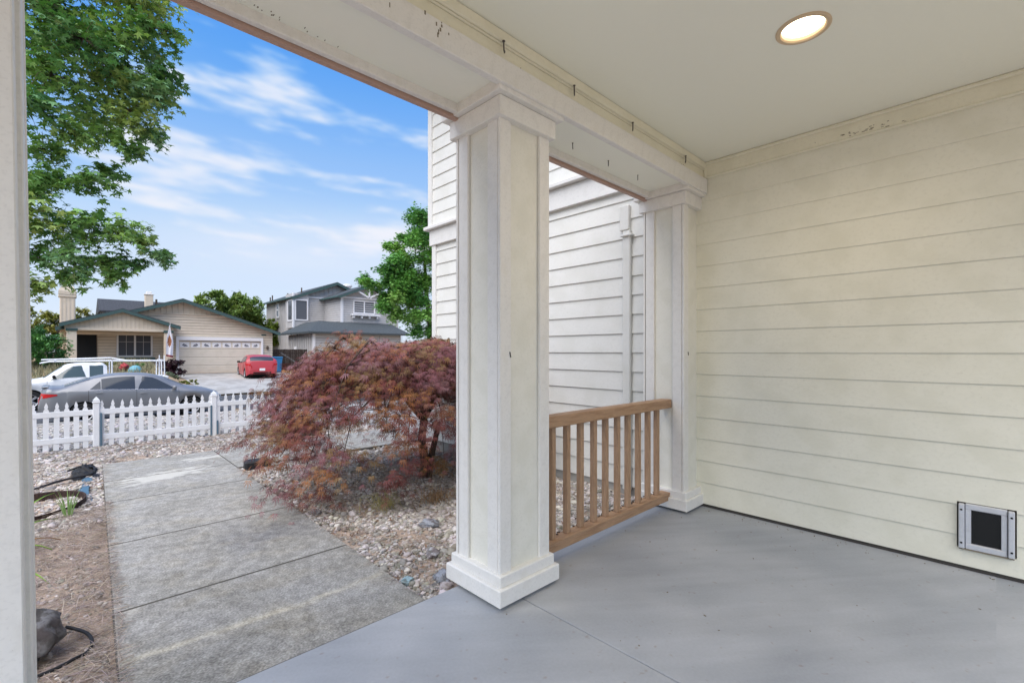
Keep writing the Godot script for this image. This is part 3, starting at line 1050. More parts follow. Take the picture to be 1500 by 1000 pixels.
func build_porch() -> void:
	build_walls()
	var c := make_column("white square porch column standing between the walkway and the railing", Vector3(1.785, 0, -1.935))
	copy(c, "white square porch column standing in the corner against the siding wall", Vector3(3.80, 0, -1.935), 0.0)
	var p := copy(c, "leaning white porch post left of the walkway, its foot and head out of view", Vector3(-0.282, 0, -1.955), 0.0)
	p.rotation = Vector3(0, deg_to_rad(-1.5), deg_to_rad(0.75))
	p.position.x = -0.255
	# beam
	var b := thing("porch_beam", "cream boxed porch beam with white lower trim carried by the columns", "beam")
	var cx := 1.15
	var L := 5.44
	mi("beam_face", boxm(Vector3(cx, 2.806, -1.87), Vector3(L, 0.146, 0.34), 0.003), M.creamgrain, b)
	mi("trim_board", boxm(Vector3(cx, 2.678, -1.692), Vector3(L, 0.118, 0.044), 0.004), M.trim, b)
	mi("soffit_panel", boxm(Vector3(cx, 2.69, -1.875), Vector3(L, 0.08, 0.316), 0.0), M.ceiling, b)
	mi("trim_board", boxm(Vector3(cx, 2.668, -2.049), Vector3(L, 0.13, 0.034), 0.004), M.trim, b)
	mi("fascia_board", boxm(Vector3(cx, 2.73, -2.085), Vector3(L, 0.29, 0.034), 0.004), M.fascia, b)
	mi("bed_moulding", boxm(Vector3(cx, 2.850, -1.688), Vector3(L, 0.056, 0.024), 0.006), M.creamgrain, b)
	mi("bead_moulding", boxm(Vector3(cx, 2.818, -1.694), Vector3(L, 0.010, 0.014), 0.004), M.creamgrain, b)
	mi("end_moulding", boxm(Vector3(3.862, 2.79, -1.689), Vector3(0.02, 0.10, 0.022), 0.005), M.creamgrain, b)
	rng.seed = 21
	var g := Geo.new()
	for spot in [[3.48, 22, 0.05], [1.22, 7, 0.06], [1.05, 3, 0.08], [2.1, 3, 0.3]]:
		for k in spot[1]:
			var x := rng.randfn(spot[0], spot[2])
			g.box(Vector3(x, 2.742 + absf(rng.randfn(0.0, 0.014)), -1.6995), Vector3(rng.randf_range(0.002, 0.008), rng.randf_range(0.003, 0.009), 0.0015))
			if spot[0] < 1.5: g.box(Vector3(rng.randfn(spot[0] - 0.06, 0.04), 2.70 + rng.randfn(0.0, 0.02), -1.6695), Vector3(rng.randf_range(0.003, 0.008), rng.randf_range(0.005, 0.02), 0.0015))
	for k in 16:
		g.box(Vector3(rng.randfn(0.62, 0.16), 2.6495, -2.022 + absf(rng.randfn(0, 0.012))), Vector3(rng.randf_range(0.0015, 0.005), 0.0015, rng.randf_range(0.003, 0.012)))
	mi("mildew", g, M.stain, b).set_meta("kind", "stuff")
	# ceiling and its lamp
	var ce := thing("porch_ceiling", "cream painted plywood porch ceiling around the recessed lamp", "ceiling")
	var hole := Vector2(2.605, -0.655)
	var R := 0.098
	# ceiling sheet with a round hole
	var cg := Geo.new()
	var outer := PackedVector2Array([Vector2(-1.6, -2.06), Vector2(3.95, -2.06), Vector2(3.95, 1.6), Vector2(-1.6, 1.6)])
	var N := 40
	var ring := []
	var rim := []
	for k in N + 1:
		var a := TAU * k / N
		var d := Vector2(cos(a), sin(a))
		ring.append(hole + d * R)
		var tx: float = ((3.95 if d.x > 0 else -1.6) - hole.x) / (d.x if absf(d.x) > 1e-6 else 1e-6)
		var tz: float = ((1.6 if d.y > 0 else -2.06) - hole.y) / (d.y if absf(d.y) > 1e-6 else 1e-6)
		rim.append(hole + d * minf(absf(tx), absf(tz)))
	for k in N:
		cg.quad(Vector3(ring[k].x, 2.88, ring[k].y), Vector3(rim[k].x, 2.88, rim[k].y), Vector3(rim[k + 1].x, 2.88, rim[k + 1].y), Vector3(ring[k + 1].x, 2.88, ring[k + 1].y), Vector3.DOWN)
	for co in [Vector2(3.95, 1.6), Vector2(3.95, -2.06), Vector2(-1.6, 1.6), Vector2(-1.6, -2.06)]:
		for k in N:
			var m: Vector2 = (rim[k] + rim[k + 1]) * 0.5
			if (rim[k].x != rim[k + 1].x and rim[k].y != rim[k + 1].y) and absf(rim[k].x - rim[k + 1].x) > 1e-4 and absf(rim[k].y - rim[k + 1].y) > 1e-4 and ((absf(rim[k].x - co.x) < 1e-3 and absf(rim[k + 1].y - co.y) < 1e-3) or (absf(rim[k + 1].x - co.x) < 1e-3 and absf(rim[k].y - co.y) < 1e-3)):
				cg.tri(Vector3(rim[k].x, 2.88, rim[k].y), Vector3(co.x, 2.88, co.y), Vector3(rim[k + 1].x, 2.88, rim[k + 1].y), Vector3.DOWN)
	mi("ceiling_panel", cg, M.ceiling, ce)
	mi("roof_deck", boxm(Vector3(1.2, 3.12, -0.23), Vector3(5.3, 0.16, 3.7), 0.01), M.shingle, ce)
	var lamp := thing("ceiling_light", "round recessed ceiling light glowing warm white in the porch ceiling", "ceiling light", Vector3(hole.x, 2.88, hole.y))
	var rg := Geo.new()
	rg.lathe([Vector2(0.118, 0.001), Vector2(0.118, -0.004), Vector2(0.112, -0.008), Vector2(0.098, -0.007), Vector2(0.092, 0.0), Vector2(0.092, 0.012)], Vector3.ZERO, Vector3.UP, 40)
	mi("trim_ring", rg, M.lampring, lamp)
	rg = Geo.new()
	rg.lathe([Vector2(0.096, 0.0), Vector2(0.085, 0.05), Vector2(0.07, 0.10)], Vector3.ZERO, Vector3.UP, 40)
	mi("reflector", rg, M.trim, lamp)
	rg = Geo.new()
	rg.lathe([Vector2(0.0, 0.010), Vector2(0.05, 0.011), Vector2(0.091, 0.016)], Vector3.ZERO, Vector3.UP, 40)
	mi("lamp_lens", rg, M.lamp, lamp)
	var sp := SpotLight3D.new()
	sp.name = "lamp_light"
	sp.position = Vector3(0, -0.02, 0)
	sp.rotation = Vector3(-PI / 2, 0, 0)
	sp.spot_angle = 86.0
	sp.spot_angle_attenuation = 0.9
	sp.light_color = Color(1.0, 0.92, 0.80)
	sp.light_energy = LAMP
	sp.light_size = 0.09
	sp.spot_range = 12.0
	sp.spot_attenuation = 2.0
	sp.shadow_enabled = true
	lamp.add_child(sp)
	# cup hooks
	var hk := Geo.new()
	hk.tube([Vector3(0, 0, 0), Vector3(0, -0.018, 0), Vector3(0.004, -0.034, 0), Vector3(0.014, -0.038, 0), Vector3(0.02, -0.028, 0)], [0.0032, 0.0032, 0.0032, 0.003, 0.0026], 6)
	hk.lathe([Vector2(0.0, -0.004), Vector2(0.006, -0.003), Vector2(0.006, 0.0)], Vector3.ZERO, Vector3.UP, 8)
	var hm := hk.mesh()
	var names := ["cup hook under the ceiling moulding above the first column", "cup hook under the ceiling moulding just past the first column", "cup hook under the ceiling moulding midway along the railing", "cup hook under the ceiling moulding nearest the siding wall", "small hook in the beam soffit nearest the first column", "small hook in the middle of the beam soffit over the railing", "small hook in the beam soffit nearest the wall column"]
	var hp := [Vector3(1.55, 2.822, -1.672), Vector3(2.10, 2.822, -1.672), Vector3(2.72, 2.822, -1.672), Vector3(3.48, 2.822, -1.672), Vector3(2.37, 2.65, -1.90), Vector3(2.77, 2.65, -1.90), Vector3(3.16, 2.65, -1.90)]
	for i in hp.size():
		var o := mi(numbered("cup_hook"), hm, M.hook)
		o.position = hp[i]
		o.rotation.y = 0.6
		o.scale = Vector3.ONE * (0.9 if i > 3 else 1.25)
		tag(o, names[i], "hook", "cup hooks along the porch beam")
	# railing
	var r := thing("porch_railing", "low brown wooden railing between the two porch columns", "railing", Vector3(0, 0, -1.905))
	mi("top_rail", boxm(Vector3(2.79, 0.872, 0), Vector3(1.66, 0.072, 0.09), 0.005), M.wood, r)
	mi("bottom_rail", boxm(Vector3(2.79, 0.108, 0.018), Vector3(1.66, 0.064, 0.045), 0.005), M.wood, r)
	mi("bottom_rail", boxm(Vector3(2.79, 0.132, 0.002), Vector3(1.64, 0.022, 0.085), 0.004), M.wood, r)
	for i in 10:
		mi("baluster", boxm(Vector3(2.175 + 0.1425 * i, 0.49, -0.002 + 0.002 * sin(i * 2.7)), Vector3(0.037, 0.694, 0.037), 0.003, Basis(Vector3.UP, 0.03 * sin(i * 1.9))), M.woodup, r)
	# grit and specks swept against the wall and scattered over the floor
	var gr := Geo.new()
	rng.seed = 44
	for k in 150:
		var px := 3.84 - absf(rng.randfn(0.0, 0.05)) if k < 70 else rng.randf_range(0.6, 3.8)
		var pz := rng.randf_range(-1.7, 1.0) if k < 70 else rng.randf_range(-1.9, 0.8)
		var sz := rng.randf_range(0.002, 0.007)
		gr.box(Vector3(px, sz * 0.3, pz), Vector3(sz * rng.randf_range(1.0, 2.2), sz * 0.6, sz), sz * 0.2, Basis(Vector3.UP, rng.randf() * TAU))
	tag(mi("floor_grit", gr, M.stain), "specks of grit on the porch floor and along the foot of the siding wall", "grit", "", "stuff")
	# leaf litter caught between balusters
	g = Geo.new()
	rng.seed = 4
	for k in 70:
		g.box(Vector3(rng.randf_range(2.1, 3.5), 0.146, -0.036 + rng.randf_range(-0.012, 0.016)), Vector3(rng.randf_range(0.01, 0.035), 0.006, rng.randf_range(0.004, 0.012)), 0.0, Basis.from_euler(Vector3(rng.randf() * 0.4, rng.randf() * TAU, rng.randf() * 0.4)))
	tag(mi("leaf_litter", g, M.wooddark), "dark leaf litter caught along the bottom rail of the porch railing", "litter", "", "stuff").position = Vector3(0, 0, -1.905)


# ---------------------------------------------------------------- plants
func star_leaf() -> ArrayMesh:
	# five pointed lobes with a stalk, slightly cupped
	var g := Geo.new()
	var pts := []
	for k in 5:
		var a := deg_to_rad(-110.0 + 55.0 * k)
		var r: float = [0.42, 0.52, 0.6, 0.52, 0.42][k]
		pts.append(Vector3(sin(a) * r, -0.10 * r, cos(a) * r))
		if k < 4:
			var b := deg_to_rad(-110.0 + 55.0 * k + 27.5)
			pts.append(Vector3(sin(b) * 0.23, 0.02, cos(b) * 0.23))
	var o := Vector3(0, 0.03, -0.08)
	for k in pts.size() - 1:
		g.tri(o, pts[k], pts[k + 1], Vector3.UP)
	return g.mesh()


func oval_leaf() -> ArrayMesh:
	var g := Geo.new()
	var l := [Vector3(0, 0, -0.5), Vector3(0.17, 0.05, -0.1), Vector3(0.12, 0.03, 0.25), Vector3(0, -0.08, 0.5), Vector3(-0.12, 0.03, 0.25), Vector3(-0.17, 0.05, -0.1)]
	var m := Vector3(0, 0.0, 0.0)
	for k in 6: g.tri(m, l[k], l[(k + 1) % 6], Vector3.UP)
	return g.mesh()


func lace_leaf() -> ArrayMesh:
	# seven thin drooping fingers
	var g := Geo.new()
	for k in 7:
		var a := deg_to_rad(-84.0 + 28.0 * k)
		var L: float = [0.5, 0.75, 0.95, 1.05, 0.95, 0.75, 0.5][k]
		var d := Vector3(sin(a), 0, cos(a))
		var s := Vector3(d.z, 0, -d.x) * 0.04
		var p0 := Vector3.ZERO
		var p1 := d * L * 0.45 + Vector3(0, 0.02, 0)
		var p2 := d * L + Vector3(0, -0.22 * L, 0)
		g.tri(p0, p1 - s, p1 + s, Vector3.UP)
		g.tri(p1 - s, p2, p1 + s, Vector3.UP)
	return g.mesh()


# trunk: points with radii.  clusters: [centre, radius, leaves].  look: {leaf, size, cols (array of Color), mat, bark, flat}
func tree(called: String, label: String, category: String, trunk: Array, radii: Array, clusters: Array, look: Dictionary, group := "") -> Node3D:
	var base: Vector3 = trunk[0]
	var o := thing(called, label, category, base, 0.0, group)
	var wood := Geo.new()
	var path := []
	for p in trunk: path.append(p - base)
	wood.tube(path, radii, 9)
	var nodes := []
	for i in trunk.size(): nodes.append([trunk[i], radii[i] * 0.7])
	var top: Vector3 = trunk[trunk.size() - 1]
	var order := clusters.duplicate()
	order.sort_custom(func(a, b): return a[0].distance_squared_to(top) < b[0].distance_squared_to(top))
	var xf := []
	var cols := []
	for c in order:
		var best := 0
		var bd := 1e9
		for i in nodes.size():
			if i < trunk.size() - 3: continue
			var q: Vector3 = nodes[i][0]
			var d: float = q.distance_to(c[0]) + (0.5 if q.y > c[0].y + 0.3 else 0.0)
			if d < bd:
				bd = d; best = i
		var a: Vector3 = nodes[best][0]
		var e: Vector3 = c[0]
		var r0: float = minf(nodes[best][1], 0.006 + 0.028 * bd)
		var bend := Vector3(rng.randf_range(-0.1, 0.1), 0.12, rng.randf_range(-0.1, 0.1)) * bd
		var pp := []
		var rr := []
		for k in 5:
			var u := k / 4.0
			var p: Vector3 = a.lerp(e, u) + bend * sin(u * PI)
			pp.append(p - base)
			rr.append(lerpf(r0, maxf(0.004, r0 * 0.4), u))
			if k > 1: nodes.append([p, lerpf(r0, r0 * 0.4, u)])
		wood.tube(pp, rr, 5, false)
		var tone: Color = look.cols[rng.randi() % look.cols.size()]
		# twigs of this clump, leaves along them
		var nt: int = maxi(4, int(c[2] / 14))
		for t in nt:
			var d := Vector3(rng.randfn(), rng.randfn() * look.get("flat", 0.7), rng.randfn()).normalized()
			var tip: Vector3 = e + d * c[1] * rng.randf_range(0.6, 1.15) - Vector3(0, c[1] * look.get("droop", 0.15), 0)
			var from: Vector3 = e + d * c[1] * 0.1
			wood.tube([e - base, from.lerp(tip, 0.5) + Vector3(0, 0.04, 0) * c[1] - base, tip - base], [0.005, 0.004, 0.002], 3, false)
			for k in int(c[2] / nt):
				var u := rng.randf_range(0.25, 1.0)
				var p: Vector3 = from.lerp(tip, u) + Vector3(rng.randfn(), rng.randfn(), rng.randfn()) * 0.13 * c[1]
				var s: float = look.size * rng.randf_range(0.65, 1.2)
				var b := Basis.from_euler(Vector3(rng.randf_range(-0.2, 1.0), rng.randf() * TAU, rng.randf_range(-0.6, 0.6))).scaled_local(Vector3.ONE * s)
				xf.append(Transform3D(b, p - base))
				var cc: Color = tone.lerp(look.cols[rng.randi() % look.cols.size()], rng.randf() * 0.6)
				var w := rng.randf_range(0.75, 1.25)
				cols.append(Color(cc.r * w, cc.g * w, cc.b * w))
	mi("trunk", wood, look.bark, o)
	multi("crown", look.leaf, look.mat, xf, cols, o)
	return o


# clumps filling ellipsoids: [centre, radii], n clumps each
func fill(ells: Array, n: int, cr: float, leaves: int) -> Array:
	var out := []
	for e in ells:
		for k in n:
			var d := Vector3(rng.randfn(), rng.randfn(), rng.randfn()).normalized()
			var r := pow(rng.randf(), 0.4)
			out.append([e[0] + d * r * e[1], cr * rng.randf_range(0.7, 1.25), leaves])
	return out


func shrub(called: String, label: String, at: Vector3, radii: Vector3, n: int, look: Dictionary, group := "") -> Node3D:
	var cl := fill([[at + Vector3(0, radii.y * 0.95, 0), radii * 0.85]], n, minf(radii.x, radii.y) * 0.35, look.get("leaves", 50))
	return tree(called, label, "shrub", [at, at + Vector3(0, radii.y * 0.3, 0), at + Vector3(0, radii.y * 0.6, 0)], [0.05, 0.04, 0.03], cl, look, group)


func build_plants() -> void:
	var star := star_leaf()
	var oval := oval_leaf()
	# ---- large tree at the left
	rng.seed = 101
	var greens := [Color(0.14, 0.30, 0.09), Color(0.22, 0.40, 0.12), Color(0.31, 0.49, 0.15), Color(0.09, 0.23, 0.08), Color(0.42, 0.52, 0.16), Color(0.23, 0.40, 0.20)]
	var cl := []
	# clumps of the crown: x, y, z, radius
	for q in [[-0.35, 6.9, -10.2, .55], [0.1, 6.8, -10.4, .6], [0.55, 6.6, -9.9, .55], [0.95, 6.7, -10.3, .5], [1.25, 6.2, -10.1, .42], [0.25, 6.1, -9.6, .6], [0.7, 5.95, -10.3, .55], [1.1, 5.75, -9.8, .42], [1.38, 5.95, -10.2, .3],
		[-0.3, 6.2, -10.5, .6], [-0.1, 5.6, -10.0, .55], [0.35, 5.45, -10.4, .5], [0.8, 5.35, -9.9, .45], [1.15, 5.2, -10.2, .32], [-0.35, 5.0, -9.7, .5], [0.55, 4.95, -10.1, .35], [0.85, 4.72, -10.0, .28], [-0.2, 4.55, -10.4, .42], [0.15, 4.7, -9.8, .3],
		[-0.4, 3.9, -10.1, .45], [0.0, 4.05, -10.2, .4], [0.4, 4.1, -9.9, .36], [0.62, 4.35, -10.2, .25], [-0.4, 3.4, -9.8, .5], [-0.05, 3.35, -10.3, .5], [0.35, 3.4, -10.0, .45], [0.75, 3.35, -9.8, .35], [1.0, 3.32, -10.2, .3], [1.2, 3.05, -10.0, .26], [0.85, 2.85, -10.1, .28],
		[-0.35, 2.85, -10.2, .42], [0.1, 2.85, -9.8, .38], [0.45, 2.85, -10.1, .34], [0.2, 2.55, -10.0, .25], [-0.4, 2.4, -10.0, .3], [0.72, 2.62, -10.0, .22], [0.55, 6.2, -10.6, .5], [1.15, 6.75, -9.7, .4],
		[-0.5, 7.6, -10.0, .8], [0.3, 7.6, -10.2, .8], [1.0, 7.5, -10.2, .7], [0.2, 8.6, -10.6, .9], [-1.2, 8.2, -10.8, .9], [-1.2, 6.5, -11.2, .8], [-1.4, 5.2, -11.2, .8], [-1.3, 4.0, -10.8, .7], [-1.5, 3.0, -10.6, .6], [-2.4, 6.5, -12.0, .9], [-2.9, 5.0, -12.0, .9], [-3.4, 7.5, -12.2, 1.0], [-2.2, 9.0, -11.8, 1.0], [-3.6, 4.0, -11.4, .9]]:
		cl.append([Vector3(q[0] - 0.05, q[1] - 0.06, q[2]), q[3], int(1200 * q[3] * q[3] + 90)])
	tree("shade_tree", "large green broadleaf tree overhanging the fence and hiding the upper left sky", "tree",
		[Vector3(-2.6, -0.6, -11.6), Vector3(-2.55, 1.2, -11.55), Vector3(-2.4, 2.8, -11.5), Vector3(-2.2, 4.2, -11.3), Vector3(-1.9, 5.6, -11.0), Vector3(-1.5, 7.0, -10.8)], [0.2, 0.16, 0.14, 0.11, 0.08, 0.05], cl,
		{"leaf": star, "size": 0.15, "cols": greens, "mat": M.leaf, "bark": M.bark, "flat": 0.6, "droop": 0.25})
	# ---- street tree right
	rng.seed = 102
	cl = []
	var bright := [Color(0.11, 0.31, 0.07), Color(0.16, 0.38, 0.08), Color(0.23, 0.45, 0.10), Color(0.09, 0.26, 0.07), Color(0.29, 0.49, 0.12)]
	for q in [[9.75, 6.5, .45], [10.4, 6.9, .6], [9.9, 5.9, .5], [9.35, 5.6, .42], [10.6, 6.0, .6], [9.0, 4.85, .4], [8.55, 4.4, .38], [8.1, 4.05, .33], [7.85, 3.95, .2], [9.4, 4.9, .5], [9.9, 5.1, .5], [10.5, 5.2, .6], [8.6, 3.9, .38], [9.1, 4.2, .45], [9.6, 4.3, .5], [10.2, 4.3, .6], [8.8, 3.35, .32], [9.2, 3.5, .42], [9.7, 3.5, .5], [10.3, 3.5, .6], [9.3, 2.9, .33], [9.8, 2.8, .45], [10.4, 2.8, .55], [10.0, 2.2, .4], [10.6, 2.2, .5], [10.9, 6.5, .7], [11.3, 5.4, .7], [11.4, 4.2, .7], [11.2, 3.1, .6]]:
		cl.append([Vector3(q[0], q[1] - 0.05, -15.9 + rng.randf_range(-0.9, 0.9)), q[2], int(2900 * q[2] * q[2] + 200)])
	for extra in fill([[Vector3(9.9, 4.4, -15.9), Vector3(1.2, 2.0, 1.0)], [Vector3(9.3, 3.6, -15.9), Vector3(0.8, 1.0, 0.8)]], 14, 0.42, 520): cl.append(extra)
	tree("street_tree", "bright green street tree beside the white wing of the house", "tree",
		[Vector3(10.7, -0.7, -16.0), Vector3(10.7, 1.0, -16.0), Vector3(10.65, 2.4, -15.9), Vector3(10.5, 3.6, -15.9), Vector3(10.4, 5.0, -15.9)], [0.14, 0.12, 0.1, 0.08, 0.05], cl,
		{"leaf": star, "size": 0.14, "cols": bright, "mat": M.leaf, "bark": M.bark, "flat": 0.6, "droop": 0.15})
	# ---- trees beyond the houses
	rng.seed = 103
	var far := {"leaf": oval, "size": 0.34, "cols": [Color(0.16, 0.26, 0.06), Color(0.23, 0.33, 0.08), Color(0.11, 0.19, 0.05), Color(0.30, 0.38, 0.10)], "mat": M.leaf, "bark": M.bark}
	tree("back_tree", "olive green tree rising behind the garage roof", "tree", [Vector3(10.2, -0.2, -48), Vector3(10.2, 2, -48), Vector3(10.2, 4, -48)], [0.25, 0.2, 0.12],
		fill([[Vector3(9.7, 5.3, -48), Vector3(2.0, 2.0, 1.6)], [Vector3(11.7, 4.9, -48), Vector3(1.6, 1.7, 1.4)]], 36, 0.6, 150), far)
	var lime := far.duplicate()
	lime.cols = [Color(0.22, 0.30, 0.05), Color(0.28, 0.36, 0.07), Color(0.15, 0.23, 0.04)]
	tree("back_tree", "yellow green tree between the garage roof and the grey house", "tree", [Vector3(13.6, -0.2, -49), Vector3(13.6, 1.5, -49), Vector3(13.5, 2.6, -49)], [0.2, 0.15, 0.1],
		fill([[Vector3(12.9, 3.9, -49), Vector3(1.6, 1.7, 1.3)], [Vector3(14.0, 3.1, -49), Vector3(1.2, 1.4, 1.2)]], 30, 0.55, 140), lime)
	var olive := far.duplicate()
	olive.cols = [Color(0.26, 0.28, 0.07), Color(0.34, 0.32, 0.09), Color(0.17, 0.21, 0.06)]
	tree("back_tree", "olive yellow tree behind the tall beige chimney", "tree", [Vector3(-0.4, 0.2, -52), Vector3(-0.4, 1.5, -52), Vector3(-0.4, 2.6, -52)], [0.2, 0.15, 0.1],
		fill([[Vector3(-1.3, 3.1, -52), Vector3(1.8, 1.5, 1.2)], [Vector3(0.9, 3.2, -52), Vector3(1.5, 1.6, 1.2)], [Vector3(-3.6, 2.6, -52), Vector3(2.0, 1.6, 1.2)]], 32, 0.55, 140), olive)
	rng.seed = 104
	var dense := {"leaf": oval, "size": 0.17, "cols": [Color(0.06, 0.19, 0.05), Color(0.10, 0.27, 0.07), Color(0.15, 0.34, 0.09), Color(0.045, 0.14, 0.045)], "mat": M.leaf, "bark": M.bark, "leaves": 120}
	shrub("green_shrub", "dense dark green shrub left of the beige house porch", Vector3(-1.0, 0.45, -33.2), Vector3(1.25, 1.2, 1.0), 60, dense)
	shrub("green_shrub", "dense green shrub half hidden by the white porch post", Vector3(-2.9, 0.45, -33.8), Vector3(1.2, 1.1, 1.0), 34, dense)
	var purple := {"leaf": oval, "size": 0.15, "cols": [Color(0.05, 0.018, 0.03), Color(0.08, 0.025, 0.045), Color(0.035, 0.015, 0.025)], "mat": M.leaf, "bark": M.bark, "leaves": 90}
	shrub("purple_shrub", "dark purple shrub growing beside the garage door of the beige house", Vector3(4.6, -0.4, -33.4), Vector3(0.75, 0.72, 0.6), 34, purple)
	var silver := {"leaf": oval, "size": 0.12, "cols": [Color(0.22, 0.26, 0.19), Color(0.28, 0.31, 0.22), Color(0.16, 0.2, 0.14)], "mat": M.leaf, "bark": M.bark, "leaves": 70}
	shrub("silver_shrub", "pale silvery green shrub in front of the purple shrub", Vector3(4.15, -0.4, -31.6), Vector3(0.45, 0.36, 0.4), 16, silver)
	var yel := silver.duplicate()
	yel.cols = [Color(0.18, 0.22, 0.04), Color(0.24, 0.26, 0.05), Color(0.13, 0.17, 0.035)]
	shrub("low_shrub", "low yellow green shrub at the edge of the opposite driveway", Vector3(4.85, -0.6, -30.2), Vector3(0.55, 0.24, 0.5), 16, yel)
	shrub("low_shrub", "straggly olive shrub under the front window of the beige house", Vector3(1.75, 0.1, -32.4), Vector3(0.5, 0.38, 0.4), 14, yel)
	shrub("low_shrub", "small dark shrub between the teal dome and the purple shrub", Vector3(3.15, 0.0, -32.4), Vector3(0.6, 0.4, 0.4), 14, dense)
	build_maple()
	# ---- tall dry grass on the bank across the road
	rng.seed = 105
	var gb := Geo.new()
	gb.tri(Vector3(-0.02, 0, 0), Vector3(0.02, 0, 0), Vector3(0.05, 1, 0.1), Vector3(0, 0, 1))
	var gm := gb.mesh()
	var xf := []
	var cols := []
	for k in 9000:
		var x := rng.randf_range(-6.0, 3.6)
		var z := rng.randf_range(-35.0, -27.6)
		var h := rng.randf_range(0.12, 0.42)
		xf.append(Transform3D(Basis(Vector3.UP, rng.randf() * TAU).scaled_local(Vector3(1.0, h, 1.0)), Vector3(x, ground_y(x, z), z)))
		var w := rng.randf_range(0.16, 0.4)
		cols.append(Color(w, w * rng.randf_range(0.86, 1.0), w * 0.55))
	var dg := Node3D.new()
	dg.name = "dry_grass"
	add_child(dg)
	tag(dg, "tall dry grass on the bank in front of the beige house", "grass", "", "stuff")
	multi("blades", gm, M.straw, xf, cols, dg)


